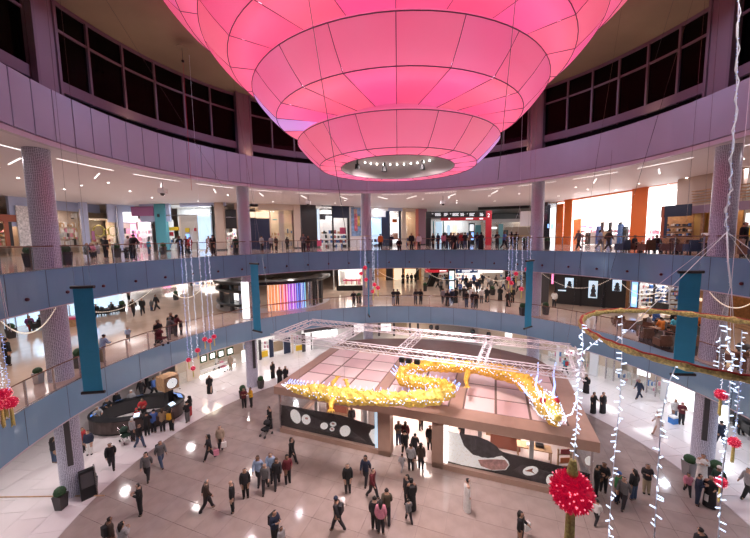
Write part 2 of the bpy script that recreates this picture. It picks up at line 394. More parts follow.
for ti, (rim, seam, inn) in enumerate(tiers):
    top_in = (tiers[ti+1][2][0], tiers[ti+1][2][1]) if ti < 3 else (10.2, 26.9)
    for k in range(NP):
        a0, a1 = CHA+18*k, CHA+18*(k+1)
        (r1, z1), (r2, z2), (r3, z3) = rim, seam, inn; bz = -17
        side = MB().lathe([(r2+(r1-r2)*t+.07*sin(pi*t), z2+(z1-z2)*t+bz) for t in (0, .25, .5, .75, 1)], 6, a0+.12, a1-.12)
        vi = (ti == 1 and k == 4) or (ti == 0 and k == 15)
        side.build('side_panel', violet if vi else PM[rng.randrange(5) if ti < 2 else 5+rng.randrange(4)], lan, smooth=True)
        MB().lathe([(r3, z3+bz), ((r2+r3)/2, (z2+z3)/2+bz-.03), (r2, z2+bz)], 6, a0+.12, a1-.12).build('under_panel', violet if (ti == 1 and k == 4) else PM[5+rng.randrange(4)], lan, smooth=True)
    MB().lathe([(r1, z1+bz), (r1-.06, z1+.10+bz), (r1-.25, z1+.17+bz), (r1-1.2, z1+.42+bz), (r3+.45 if ti else 2.95, z1+.5+bz), (r3+.4 if ti else 2.9, z1+1.0+bz)], 80).build('top_skirt', 'lantern_violet' if ti < 0 else PM[3], lan, smooth=True)
    MB().lathe([(r2-.62+.06*cos(q*pi/3), z2+.5+.06*sin(q*pi/3)+bz) for q in range(7)], 48).build('light_tube', mat('lantern_tube', (1, .5, .6), .5, emit=(1, .50, .68), es=6.0), lan)
    ln = MB()
    for (r, z) in (rim, seam) + ((inn,) if ti == 0 else ()): ln.lathe([(r+.018*cos(q*pi/3), z-.005+.018*sin(q*pi/3)+bz) for q in range(7)], 80)
    for k in range(NP):
        a = CHA+18*k; ln.tube([pp(r1+.01, a, z1+bz), pp((r1+r2)/2+.07, a, (z1+z2)/2+bz), pp(r2+.01, a, z2+bz-.02), pp(r3, a, z3+bz-.02)], .014, 5)
    ln.build('seam_frame', 'lantern_line', lan)
MB().lathe([(2.83, .17), (2.85, .95), (2.6, 1.05), (.01, 1.1)], 48).build('inner_drum', mat('drum_grey', (.55, .5, .5), .5), lan, smooth=True)
for k in range(11):
    a = CHA+180+(-45+k*9); p = pp(2.55, a, .93)
    MB().ball(p, .045, 8, 5).build('ring_bulb', 'spot_light', lan)
for a, r in ((CHA+180+38, 2.3), (CHA+180-20, 2.1), (CHA+180-62, 2.45)):
    q = pp(r, a, .55); fx = MB().tube([q+Vector((0, 0, .4)), q], .05, 8).build('spot_fixture', 'black', lan)
    MB().lathe([(.001, .16), (.12, .16), (.15, -.1), (.001, -.1)], 12, c=tuple(q)).build('lamp_head', 'black', fx)
# lamp inside the drum and the lantern's own glow on the hall come from the cloth itself
area('drum_lamp', (0, 0, 17.95), 3.2, 1950, (1, .84, .84), spread=130)
# suspension cables of the lantern and of the decorations
# ================================================================== storefronts
def kid(par, mb, name, m, smooth=False, top=None):
    o = mb.build(name, m, par, smooth=smooth); t = top if top is not None else par
    L = t.location; me = o.data
    if top is None or par is top: me.transform(Matrix.Translation(-Vector(L)))
    else: me.transform(Matrix.Translation(-Vector(L)))
    return o
def slab(line, off, x0, y0, x1, y1, th=.08, z0=None, z1=None):
    """box on the upright plane of LINE whose face spans the picture columns x0..x1 and rows y0..y1"""
    xm, ym = (x0+x1)/2, (y0+y1)/2
    a, b = on_line(x0, ym, *line, off), on_line(x1, ym, *line, off)
    zt = on_line(xm, y0, *line, off).z if z1 is None else z1; zb = on_line(xm, y1, *line, off).z if z0 is None else z0
    t = (b-a); t.z = 0; t.normalize(); n = Vector((-t.y, t.x, 0))
    if n.dot(-a) < 0: n = -n
    q = n*(-th)
    P = [a, b, b+q, a+q]
    return MB().hexa([(p.x, p.y, zb) for p in P], [(p.x, p.y, zt) for p in P])
def goods(line, off, x0, y0, x1, y1, rows, n, seed, th=.25, fill=.85):
    """rows of small boxes standing between the picture rows y0..y1, split by colour"""
    rg = random.Random(seed); out = {}
    for r in range(rows):
        ya, yb = y0+(y1-y0)*r/rows, y0+(y1-y0)*(r+.82)/rows
        for k in range(n):
            if rg.random() > fill: continue
            xa, xb = x0+(x1-x0)*k/n, x0+(x1-x0)*(k+rg.uniform(.55, .95))/n
            c = rg.randrange(6); hh = rg.uniform(.45, 1)
            m_ = slab(line, off, xa, yb-(yb-ya)*hh, xb, yb, th); out.setdefault(c, MB()).add(m_.v, m_.f)
    return out
GOODS = [mat('goods_white', (.8, .78, .76), .5), mat('goods_red', (.42, .10, .10), .5), mat('goods_black', (.03, .03, .035), .4), mat('goods_blue', (.08, .2, .5), .5), mat('goods_tan', (.55, .36, .2), .5), mat('goods_pink', (.75, .3, .4), .5)]
PAL = {'mix': [0, 1, 2, 3, 4, 0], 'warm': [0, 4, 0, 4, 0, 5], 'white': [0, 0, 5, 0, 3, 0], 'dark': [2, 2, 3, 2, 4, 0], 'pinkish': [5, 0, 0, 5, 0, 2], 'blue': [3, 0, 3, 2, 0, 3]}
def shop(label, zf, ztop, line, x0, x1, y_open, depth, wall='white', lamp=120, lcol=(1, .93, .88), parts=(), stock=(), head='cream', name='storefront', glass=True, cat='shop', light=None):
    """a shop unit: bulkhead over the opening, lit room behind it, glass front, then its own parts"""
    base = on_line((x0+x1)/2, 300, *line, 0); t = thing(name, label, cat, (base.x, base.y, zf))
    ym = on_line((x0+x1)/2, y_open, *line, 0).z
    if ym < ztop-.05: kid(t, slab(line, 0, x0, 0, x1, 1, .3, z0=ym, z1=ztop), 'bulkhead', head)
    else: ym = ztop
    yc = min(ym+.4, ztop-.12)
    if depth:
        kid(t, slab(line, -depth, x0-3, 0, x1+3, 1, .1, z0=zf, z1=yc+.05), 'back_wall', wall)
        for xx in (x0, x1):
            a, b = on_line(xx, 250, *line, -.3), on_line(xx, 250, *line, -depth); d = b-a; d.z = 0; n = Vector((-d.y, d.x, 0)).normalized()*.05
            kid(t, MB().hexa([(p.x, p.y, zf) for p in (a-n, a+n, b+n, b-n)], [(p.x, p.y, yc+.05) for p in (a-n, a+n, b+n, b-n)]), 'side_wall', wall)
        a, b = on_line(x0, 250, *line, -.3), on_line(x1, 250, *line, -.3); c, d = on_line(x1, 250, *line, -depth), on_line(x0, 250, *line, -depth)
        kid(t, MB().hexa([(p.x, p.y, yc) for p in (a, b, c, d)], [(p.x, p.y, yc+.05) for p in (a, b, c, d)]), 'shop_ceiling', 'white')
        mid = (a+b+c+d)/4
        if lamp:
            o = area('shop_lamp', (mid.x, mid.y, yc-.04), max(.8, min((a-b).length*.6, depth*.7)), lamp, lcol)
    if glass: kid(t, slab(line, -.1, x0, 0, x1, 1, .02, z0=zf+.03, z1=ym), 'glass_pane', 'shop_glass')
    for (nm, a, b, c, d, off, m_) in parts:
        kid(t, slab(line, off, a, b, c, d, .12), nm, m_)
    for (a, b, c, d, off, rows, n, pal, seed) in stock:
        for ci, mb in goods(line, off, a, b, c, d, rows, n, seed).items():
            tag(kid(t, mb, 'stocked_goods', GOODS[PAL[pal][ci]]), kind='stuff')
        sh = slab(line, off, a, d, c, d+.5, .3); kid(t, sh, 'shelf_board', 'white')
    return t
C2 = 18.34; C1 = 10.45; CG = 4.65
LA = ((-37.7, 12.4), (-36.9, 18.6)); LB = ((-36.9, 18.6), (-33.6, 24.8)); LC = ((-33.6, 24.8), (-21.35, 24.1)); LD = ((-21.35, 24.1), (-11.3, 28.1)); LE = ((-11.3, 28.1), (6.4, 37.3))
LO = ((24.4, 28.6), (26.2, 16.5)); LP = ((26.2, 16.5), (26.9, 12.4)); LQ = ((26.9, 12.4), (26.8, 3.0))
# ---- upper gallery, from the left
shop('small warm lit shop window with dotted lights at the left edge of the upper gallery', G2, C2, LA, -16, 7, 226, 2.5, 'cream', 60, (1, .75, .5), head='pale_blue', stock=((-14, 229, 6, 246, -1.6, 4, 14, 'warm', 1),))
shop('upper gallery shop with rust red fascia and dark doorway behind the column', G2, C2, LA, 7, 31, 222, 3, 'cream', 40, (1, .7, .5), head='pale_blue',
     parts=(('fascia_band', -8, 214.5, 19.5, 221.5, .12, 'rust'), ('rust_post', 5.5, 221, 9.5, 246, .12, 'rust'), ('dark_door', 9.7, 222, 13, 246, .05, 'dark'), ('dark_door', 19, 222, 21.5, 246, .05, 'dark'), ('lattice_panel', 18, 206, 31, 246, .25, mat('lattice', (.75, .7, .68), .5, noise=.35, nscale=7))))
shop('upper gallery gift shop with pale shelves right of the mosaic column', G2, C2, LA, 33, 80, 210, 4, 'cream', 170, (1, .86, .8), head='pale_blue', stock=((58, 222, 79, 246, -3, 4, 16, 'warm', 2), (58, 230, 79, 247, -1, 2, 9, 'pinkish', 3)), parts=(('ceiling_bracket', 72, 218, 74, 219, .4, 'black'),))
def pier(label, line, x0, x1, y0, zf, m, zt=None, off=.15, parts=()):
    b = on_line((x0+x1)/2, 250, *line, 0); t = thing('pier', label, 'pier', (b.x, b.y, zf))
    kid(t, slab(line, off, x0, y0, x1, y0+1, .5, z0=zf, z1=None if zt is None else zt-.01), 'shaft', m)
    kid(t, slab(line, off+.03, x0-.3, y0, x1+.3, y0+1, .56, z0=zf, z1=zf+.15), 'plinth', 'charcoal')
    for (nm, a, bb, c, d, o2, m_) in parts: kid(t, slab(line, o2, a, bb, c, d, .1), nm, m_)
    return t
pier('slim grey blue pier between the pale gift shop and the wreath shop', LB, 80.5, 87.5, 209, G2, 'pale_blue', zt=C2, parts=(('edge_trim', 80.5, 209, 81.5, 247, .2, 'steel'),))
wr = shop('upper gallery shop with two round wreaths hung in its warm window', G2, C2, LB, 88, 117, 222, 3.5, 'cream', 170, (1, .82, .62), head='pale_blue', stock=((90, 238, 116, 247, -1.5, 2, 12, 'mix', 4),), parts=(('picture_card', 92, 231, 95, 240, -1, 'purple'),))
for x, y, r in ((99, 231, .55), (106.5, 232, .3), (113, 231, .5)):
    c = on_line(x, y, *LB, -1.2); mb = MB(); mb.tube([c+Vector((r*cos(k*pi/6)*.5, r*cos(k*pi/6)*.86, r*1.25*sin(k*pi/6))) for k in range(13)], .07, 6, False); kid(wr, mb, 'wreath', mat('wreath', (.35, .32, .06), .6))
pier('slim grey blue pier between the wreath shop and the purple sign shop', LB, 117.3, 121.8, 206, G2, 'pale_blue', zt=C2, parts=(('edge_trim', 117.3, 206, 118.2, 247, .2, 'steel'),))
shop('white and pink upper gallery shop under a purple bulkhead sign', G2, C2, LC, 122, 153.5, 222, 4, 'white', 200, (1, .9, .92), head='pale_blue',
     parts=(('purple_sign', 131, 206.5, 153, 216, .15, 'purple'), ('sloped_light_panel', 123, 212, 137, 222, .1, 'glow_white'), ('pink_display', 131, 224, 136, 243, -2.5, 'glow_pink'), ('green_display', 150.5, 224, 153, 228, -1, 'green')), stock=((124, 228, 152, 249, -2.4, 3, 14, 'pinkish', 5),))
pier('teal glass clad pier next to the tall glass shop', LC, 153.8, 164.5, 206, G2, 'teal', zt=C2, parts=(('lamp', 157, 214, 159, 217, .35, 'charcoal'),))
shop('tall glass fronted upper gallery shop with a yellow strip and cream column inside', G2, C2, LC, 165, 213, 206.5, 5, 'white', 260, (.9, .97, 1), head='pale_blue',
     parts=(('yellow_strip', 168, 227, 178.5, 230.5, -.6, 'yellow'), ('red_stripe', 168, 232, 173, 236, -.7, 'red'), ('cream_column', 179.5, 215, 198, 250, -.8, 'cream'), ('yellow_sign', 185, 228, 189, 232, -.5, 'yellow'), ('blue_panel', 186, 234, 189, 242, -.5, 'glow_blue'), ('red_panel', 194, 228, 196, 231, -.5, 'red'), ('glass_booth', 198.5, 216, 212, 249, -.9, 'glow_ice'), ('black_frame', 212.6, 205, 213.6, 250, .1, 'black'), ('mullion', 165, 206.5, 166.2, 250, .05, 'steel'), ('transom', 166, 214.5, 212.5, 215.3, .05, 'steel')), stock=((168, 238, 180, 249, -1.5, 2, 8, 'blue', 6),))
pier('plain beige pier at the right of the tall glass shop', LC, 214, 222.5, 204, G2, 'beige', zt=C2)
shop('narrow upper gallery shop with a dark upper panel and lit shelves', G2, C2, LD, 222.8, 237.5, 229, 3, 'white', 90, head='beige', parts=(('dark_panel', 223.8, 209.5, 236.5, 228.6, .1, 'dark'), ('chrome_rail', 224, 217, 236.5, 217.6, .2, 'steel')), stock=((224, 232, 237, 248, -1.6, 4, 9, 'white', 7),))
shop('upper gallery shop with a dark window beside a cream lit interior', G2, C2, LD, 248, 293, 210, 4, 'cream', 190, (1, .83, .62), head='cream',
     parts=(('dark_window', 250, 218.5, 270, 250, .06, 'navy'), ('lit_lintel', 250, 212, 270, 217.5, -.3, 'glow_warm'), ('cream_column', 279, 210, 284.5, 249, -.5, 'cream'), ('door_frame', 270, 210, 271, 250, .08, 'beige'), ('exit_light', 272.5, 219, 277, 220.2, -1.5, 'teal')), stock=((272, 231, 279, 247, -2.5, 3, 6, 'warm', 8), (285, 228, 292, 247, -2.5, 3, 6, 'white', 9)))
pier('cream pier left of the tall black shop panel', LD, 293.2, 300, 205, G2, 'cream', zt=C2)
pier('tall black panel pier between the cream shop and the white shop', LE, 300.2, 315.8, 205.5, G2, 'dark', zt=C2)
shop('bright white upper gallery shop under black bars with a red price card', G2, C2, LE, 316, 349.5, 206.5, 4, 'white', 230, head='navy',
     parts=(('navy_head', 333, 206.5, 349, 218, .12, 'navy'), ('black_post', 332.3, 206, 333.8, 250, .1, 'black'), ('black_post', 347.5, 206, 349.5, 250, .1, 'black'), ('dark_bar', 320, 208.5, 332, 209.8, -.2, 'charcoal'), ('dark_bar', 320, 214, 332, 219.5, -1.2, 'charcoal'), ('price_card', 340, 227.5, 346, 234, -.4, 'pink_card'), ('red_case', 317, 239, 321.5, 246, -.4, 'pink_card'), ('white_column', 317.5, 209, 319.5, 240, -.3, 'glow_ice'), ('round_lamp', 326, 216, 332, 220, -1, 'glow_hot')), stock=((322, 230, 347, 248, -1.8, 4, 14, 'mix', 10),))
ps = shop('large colourful fashion poster beside the mosaic column', G2, C2, LE, 350, 361.5, 207, 0, head='white', glass=False, name='poster_wall', cat='poster',
     parts=(('white_mount', 350, 207, 361.5, 250, .0, 'white'), ('poster_sky', 351.5, 207.5, 361, 236, .1, mat('poster_blue', (.25, .4, .65), .5, noise=.5, nscale=2)), ('poster_red', 354.5, 214, 357.5, 231, .16, mat('poster_red', (.7, .2, .25), .5, noise=.4, nscale=3)), ('poster_yellow', 357.6, 216, 360, 226, .16, mat('poster_yellow', (.75, .55, .15), .5, noise=.4, nscale=3)), ('poster_flesh', 354, 209, 357, 214, .17, mat('poster_flesh', (.6, .4, .33), .5, noise=.3, nscale=3))))
shop('blue lit upper gallery shop right of the far mosaic column', G2, C2, LE, 362, 386, 217, 4, 'white', 150, (.6, .82, 1), head='white', parts=(('ice_wall', 372, 219, 381, 245, -2, 'glow_ice'), ('dark_frame', 382, 217, 386, 250, .05, 'navy'), ('dark_frame', 370, 217, 371.5, 250, .05, 'navy')), stock=((372, 238, 382, 248, -1, 2, 7, 'dark', 11),))
shop('dark framed upper gallery doorway with a white and orange poster', G2, C2, LE, 386.2, 401, 211, 2.5, 'white', 60, head='pale_blue', parts=(('dark_frame', 386.2, 211, 390, 250, .12, 'navy'), ('dark_frame', 399, 211, 401, 250, .12, 'navy'), ('poster_board', 391, 217, 399, 243, -.5, 'glow_white'), ('orange_print', 392.5, 219, 397, 222.5, -.42, 'orange'), ('orange_print', 392.5, 233, 398, 239, -.42, mat('print_peach', (.8, .4, .25), .5))))
shop('warm cream lit opening left of the mauve wall on the upper gallery', G2, C2, LE, 401, 417, 211.5, 4, 'cream', 150, (1, .8, .6), head='cream', parts=(('cream_column', 402, 211.5, 406, 250, .1, 'cream'), ('red_edge', 416, 209, 418.5, 250, .1, mat('coral', (.75, .25, .2), .5))), stock=((406, 236, 416, 248, -2, 2, 7, 'mix', 12),))
pier('mauve wall pier beside the sign gantry', LE, 418.7, 427, 209, G2, mat('mauve', (.36, .2, .26), .5), zt=C2)
# corridor behind the gantry
LG2 = ((-4, 47), (34, 47))
shop('white lit shops at the end of the upper concourse behind the sign gantry', G2, C2, LG2, 424, 487, 219, 6, 'white', 380, (.9, .96, 1), head='soffit', parts=(('teal_frame', 433, 221, 434, 246, .1, 'teal'), ('teal_frame', 443, 221, 444, 246, .1, 'teal'), ('ice_panel', 436, 222, 442, 243, -1, 'glow_ice'), ('warm_panel', 452, 222, 457, 235, -2, 'glow_warm'), ('blue_panel', 447, 225, 450, 243, -1, 'glow_ice'), ('teal_pillar', 475, 225, 481, 246, .3, 'teal')), stock=((434, 232, 486, 246, -2, 3, 30, 'mix', 13),))
shop('beige walled shop beyond the teal pillar on the far upper concourse', G2, C2, LG2, 487.5, 557, 222, 5, 'beige', 120, head='soffit', parts=(('teal_pillar', 498.5, 224, 503, 246, .6, 'teal'), ('beige_wall', 505, 227, 531, 247, .1, 'beige'), ('dark_door', 503.5, 230, 508, 246, .3, 'dark'), ('cross_lights', 488, 227, 497, 229, -1, 'glow_white')), stock=((488, 233, 498, 246, -1.5, 3, 7, 'mix', 14),))
dk = MB(); a, b, c, d = W(478, 207.5, 18.3), W(530, 205.5, 18.3), W(541, 212, 18.3), W(478, 214, 18.3)
dk.hexa([(p.x, p.y, 17.9) for p in (a, b, c, d)], [(p.x, p.y, 18.33) for p in (a, b, c, d)]); tag(dk.build('ceiling_dark_recess', 'black'), 'black recessed ceiling area over the far upper concourse', None, kind='structure')
kid_ = slab(LG2, 1.2, 452, 208.5, 541, 219, .4).build('ceiling_dark_bulkhead', 'black'); tag(kid_, 'black bulkhead over the far upper concourse', None, kind='structure')
LG = ((3, 30.5), (16, 30.5))                          # sign gantry
g = thing('sign_gantry', 'black and red overhead direction sign gantry with the number 2', 'sign', (8, 30.5, G2))
for nm, x0, y0, x1, y1, off, m_ in (('black_beam', 426, 211.5, 486, 217.5, .2, 'black'), ('red_beam', 441, 217.3, 486, 220.5, .18, 'red'), ('black_leg', 426, 211.5, 431, 251, .15, 'black'), ('red_leg', 485.8, 210.5, 491.5, 251, .22, 'red')):
    kid(g, slab(LG, off, x0, y0, x1, y1, .3), nm, m_)
sgn = random.Random(5)
for x0, x1 in ((432, 433.5), (435, 441), (444, 448), (450, 451.5), (452.5, 459), (460.5, 465), (467, 468), (469.5, 475.5), (480, 483.5)):
    for y in ((213.2, 214.3, 215.4) if x1-x0 > 2 else (213.6,)):
        kid(g, slab(LG, .26, x0, y, x0+(x1-x0)*sgn.uniform(.7, 1), y+.42, .04), 'sign_lettering', 'screen_white')
for x0, x1 in ((448.5, 450), (466, 473), (479.5, 483)): kid(g, slab(LG, .26, x0, 218, x1, 219.3, .04), 'sign_lettering', 'screen_white')
def text(parent, s, c, size, nrm, m_, name='lettering', th=.01):
    cu = bpy.data.curves.new(name, 'FONT'); cu.body = s; cu.size = size; cu.align_x = 'CENTER'; cu.align_y = 'CENTER'; cu.extrude = th
    o = bpy.data.objects.new(name, cu); COL.objects.link(o); dg = bpy.context.evaluated_depsgraph_get(); me = bpy.data.meshes.new_from_object(o.evaluated_get(dg)); bpy.data.objects.remove(o)
    me.materials.clear(); me.materials.append(M[m_]); o = link(name, me, parent, Vector(c)-parent.location)
    n = Vector(nrm).normalized(); x = Vector((0, 0, 1)).cross(n).normalized(); y = n.cross(x); o.rotation_euler = Matrix((x, y, n)).transposed().to_euler(); return o
text(g, '2', on_line(488.6, 215.5, *LG, .3), .75, (0, -1, 0), 'screen_white', 'number')
tt = thing('screen_totem', 'black totem with a blue white screen behind the sign gantry on the upper level', 'screen', (on_line(471.5, 245, *((0, 38), (20, 38)), 0).x, 38, G2))
kid(tt, slab(((0, 38), (20, 38)), 0, 469, 223, 474.5, 250, .3, z0=G2), 'casing', 'black'); kid(tt, slab(((0, 38), (20, 38)), .05, 469.8, 224.5, 473.6, 231, .04), 'screen', 'screen_white'); kid(tt, slab(((0, 38), (20, 38)), .05, 469.8, 232.5, 473.6, 240, .04), 'screen', 'glow_blue')
# dark shop behind the column, orange store, cafe
LN = ((14, 36), (24.4, 28.6))
shop('dark upper gallery shop with small blue screens beside the orange store', G2, C2, LN, 540, 555, 206, 3, 'charcoal', 25, (.6, .7, 1), head='charcoal', parts=(('white_slope', 520, 211, 533, 226, .3, 'soffit'), ('blue_screen', 547.5, 224, 549, 228, .05, 'glow_blue'), ('blue_screen', 551, 224, 553, 229, .05, 'glow_blue'), ('lit_case', 550.5, 232, 552.5, 238, .05, 'glow_white')))
os_ = shop('bright orange framed store with a glaring white interior on the upper gallery', G2, C2, LO, 556, 646, 196, 6, 'glow_hot', 900, (1, .97, .96), head='orange',
     parts=(('orange_glass_pillar', 556, 204, 562.5, 252, .15, 'orange'), ('orange_pillar', 563.5, 198, 571, 252, .35, 'orange'), ('orange_pillar', 630.5, 187, 645.5, 253, .35, 'orange'), ('orange_door', 573, 219, 580, 249, -.8, mat('peach', (.9, .45, .2), .5))), stock=((578, 229, 630, 248, -2.2, 4, 34, 'pinkish', 15), (585, 224, 628, 249, -1.2, 1, 8, 'dark', 16)))
for x0, x1, y in ((581, 586, 225), (588, 592, 226), (600, 603, 222), (608, 611, 222), (618, 621, 222)):
    kid(os_, slab(LO, -1.8, x0, y, x1, y+(3 if x0 < 595 else 22), .1), 'hanging_display', 'glow_pink' if x0 < 595 else 'charcoal')
kid(os_, slab(LP, .2, 645.5, 0, 692, 1, .3, z0=on_line(668, 184.5, *LP).z, z1=C2), 'orange_header', 'orange')
kid(os_, slab(LP, -5, 640, 0, 720, 1, .1, z0=G2, z1=C2), 'back_wall', 'glow_hot')
for ci, mb in goods(LP, -2.2, 646, 229, 662, 248, 3, 12, 21).items(): tag(kid(os_, mb, 'stocked_goods', GOODS[PAL['pinkish'][ci]]), kind='stuff')
kid(os_, slab(LP, .15, 690.5, 182, 692, 246, .2), 'orange_edge', 'orange')
LK = ((23.2, 14.6), (24.6, 9.6))
kf = thing('cafe_kiosk', 'dark blue cafe counter kiosk with a wooden lit back wall and shelves', 'kiosk', (24, 12, G2))
for nm, x0, y0, x1, y1, off, m_ in (('navy_header', 661, 205, 691, 216.5, .1, 'navy'), ('rust_post', 660.4, 207, 663, 252, .12, 'rust'), ('wood_back', 663, 214, 692, 252, -1.6, 'tan_wood'), ('wood_counter', 662, 238, 712, 252, .1, 'wood'), ('shelf_board', 664, 226.5, 691, 227.2, -.9, 'dark'), ('shelf_board', 664, 231.8, 691, 232.5, -.9, 'dark'), ('shelf_board', 664, 236.5, 691, 237.2, -.9, 'dark'), ('dark_corner', 662.8, 217, 666, 246, -.8, 'navy')):
    kid(kf, slab(LK, off, x0, y0, x1, y1, .1), nm, m_)
for y, s in ((222.6, 1), (228, 2), (233, 3)):
    for ci, mb in goods(LK, -.8, 667, y, 690, y+4, 1, 12, 30+s).items(): tag(kid(kf, mb, 'stocked_goods', GOODS[PAL['dark'][ci]]), kind='stuff')
for x in (672, 688):
    c = on_line(x, 214.5, *LK, -1.0); area('kiosk_spot', c, .3, 6, (1, .65, .3)); kid(kf, MB().lathe([(.001, 0), (.06, 0), (.05, .1), (.001, .1)], 8, c=tuple(c+Vector((0, 0, .02)))), 'spot_lamp', 'black')
LW = ((25.2, 11.4), (25.8, -2))
shop('ochre panelled cafe back wall with beige slats beside the right column', G2, C2, LW, 691, 760, 211, 2.5, 'tan_wood', 30, (1, .7, .4), head='beige', glass=False, name='cafe_wall', cat='wall',
     parts=(('mauve_band', 690.5, 202.5, 765, 211, .15, mat('mauve_band', (.30, .2, .28), .5)), ('ochre_panel', 693.5, 212, 700, 246, -.3, mat('ochre', (.42, .26, .07), .5)), ('ochre_panel', 703, 212, 712, 246, -.6, 'ochre'), ('wood_slope', 700, 212, 703.2, 246, -.25, 'wood'), ('white_tray', 701, 233, 709, 236, .4, 'white'), ('lit_picture', 745.5, 213, 752, 225, -.4, 'glow_white'), ('yellow_sign', 749, 228, 753, 237, -.4, 'yellow'))+tuple(('slat', 692, y, 765, y+1.1, .12, 'tan_wood') for y in (186, 189, 192, 195, 198)))
# ================================================================== lower gallery shops
LI = ((-31.2, 6.5), (-29.9, 13.0))
shop('ice blue lit glass wall at the far left of the lower gallery', G1, C1, LI, -30, 92, 296, 2.0, 'glow_ice', 60, (.8, .9, 1), head='white', name='glass_wall', cat='wall', parts=tuple(('mullion', x, 298, x+.8, 335, .05, 'steel') for x in (-8, 4, 15, 28, 42, 56, 70)))
LJ = ((-35, 18), (-34.0, 33)); LJ2 = ((-34.0, 33.0), (-19, 37)); LJ3 = ((-23.5, 27.0), (-8.2, 27.0))
shop('white lower gallery shops behind the black benches at the left', G1, C1, LJ, 92, 158, 280, 4, 'white', 260, (.85, .93, 1), head='white', stock=((98, 293, 155, 304, -1.5, 2, 20, 'white', 41),))
shop('pink and white lower gallery shop with a pink window display', G1, C1, LJ2, 158, 186, 280, 4, 'white', 200, head='white', parts=(('pink_display', 163, 285.5, 171, 292, -.6, 'glow_pink'), ('pink_band', 163, 282, 184, 283.2, .05, 'pink_card')), stock=((172, 286, 184, 297, -1.2, 2, 8, 'pinkish', 42),))
shop('lower gallery shop with a pink counter and crowded shelves left of the black kiosk', G1, C1, LJ2, 187, 222, 278, 4, 'white', 230, (1, .93, .9), head='white', parts=(('pink_counter', 196, 289, 207, 292, -.4, 'pink_card'), ('dark_post', 190.5, 280, 193, 300, .05, 'dark')), stock=((192, 281, 216, 294, -1.6, 3, 14, 'mix', 43),))
LM = ((-12, 27.6), (0, 27.9))
shop('white shop window with a dark base and red sash behind the far column', G1, C1, LM, 333, 363, 266, 3, 'white', 240, (1, .96, .85), head='white', parts=(('dark_base', 337.5, 285.5, 363, 291.5, .35, 'black'), ('red_sash', 343, 279.5, 361, 281, -.6, 'pink_card'), ('green_poster', 340, 271, 345, 282, -1, 'goods_white'), ('black_edge', 336.5, 266, 338.5, 291, .1, 'black')), stock=((341, 278, 361, 286, -1.2, 1, 12, 'warm', 44),))
LR = ((1, 38), (14, 38))
shop('dark lower gallery shop with golden lit windows right of the far column', G1, C1, LR, 369, 424, 266.5, 4, 'tan_wood', 200, (1, .8, .5), head='black', parts=(('dark_pier', 369, 266, 374, 283, .2, 'dark'), ('dark_pier', 386, 266, 393, 283, .2, 'dark'), ('gold_window', 394, 268, 402, 280, -.4, 'glow_warm'), ('dark_pier', 402, 267, 404, 282, .2, 'dark'), ('gold_window', 405, 269, 416, 281, -1.2, 'glow_warm'), ('dark_pier', 416, 267, 419, 282, .2, 'dark')))
LS = ((5, 37), (27, 33.5))
shop('white lit shops far down the lower concourse behind the crowd', G1, C1, LS, 424, 528, 270, 5, 'white', 420, (1, .95, .9), head='soffit', parts=(('light_strip', 484, 270.6, 503, 272.4, .2, 'glow_hot'), ('cream_wall', 480, 273, 500, 285, -1, 'cream'), ('dark_door', 505, 270, 510, 285, .1, 'dark')), stock=((424, 274, 525, 284, -1.5, 3, 46, 'mix', 45),))
gs = thing('sign_gantry', 'red and blue overhead direction signs above the lower concourse', 'sign', (8, 27.5, G1)); LT = ((3, 27.5), (16, 27.5))
for nm, x0, y0, x1, y1, m_ in (('black_beam', 430, 266.5, 480, 269.5, 'black'), ('red_sign', 425, 269, 448, 272.5, 'red'), ('blue_sign', 456, 269, 478, 273, mat('sign_blue', (.03, .09, .3), .4)), ('hanger', 427, 264, 428, 269, 'black'), ('hanger', 476, 264, 477, 269, 'black')): kid(g if False else gs, slab(LT, .1, x0, y0, x1, y1, .15), nm, m_)
for x0, x1, y in ((439.5, 446.5, 270.5), (458, 459.5, 270), (462, 472, 270), (462, 470, 271.4), (474, 477, 270)): kid(gs, slab(LT, .16, x0, y, x1, y+.8, .03), 'sign_lettering', 'screen_white')
tt = thing('screen_totem', 'black totem with two bright blue white screens on the lower concourse', 'screen', (on_line(451.5, 285, *LT, 0).x, 27.5, G1))
kid(tt, slab(LT, 0, 448.5, 269.5, 455, 300, .3, z0=G1), 'casing', 'black')
for y0, y1 in ((271, 280), (281.5, 289)): kid(tt, slab(LT, .05, 449.5, y0, 454, y1, .04), 'screen', 'screen_white'); kid(tt, slab(LT, .07, 449.5, y0+4.5, 452.5, y1-.5, .04), 'screen_print', 'glow_blue')
es = thing('escalator', 'dark escalator with black side panels on the lower concourse', 'escalator', (6.3, 30, G1))
A_, B_ = on_line(427, 291, (0, 30), (20, 30), 0), on_line(444, 270, (0, 30), (20, 30), 0)
for s in (0, 1.0): kid(es, MB().hexa([(A_.x, 30+s, G1), (A_.x+.9, 30+s, G1), (A_.x+.9, 30.12+s, G1), (A_.x, 30.12+s, G1)], [(B_.x-.9, 30+s, 9.9), (B_.x, 30+s, 9.9), (B_.x, 30.12+s, 9.9), (B_.x-.9, 30.12+s, 9.9)]), 'side_panel', 'black')
for k in range(14): 
    x = A_.x+.3+(B_.x-A_.x-.6)*k/14; kid(es, MB().box((x, 30.55, G1+.1+(3.2)*k/14), (.3, .8, .2)), 'step', 'steel')
LU = ((16.8, 17.4), (23.0, 13.4))
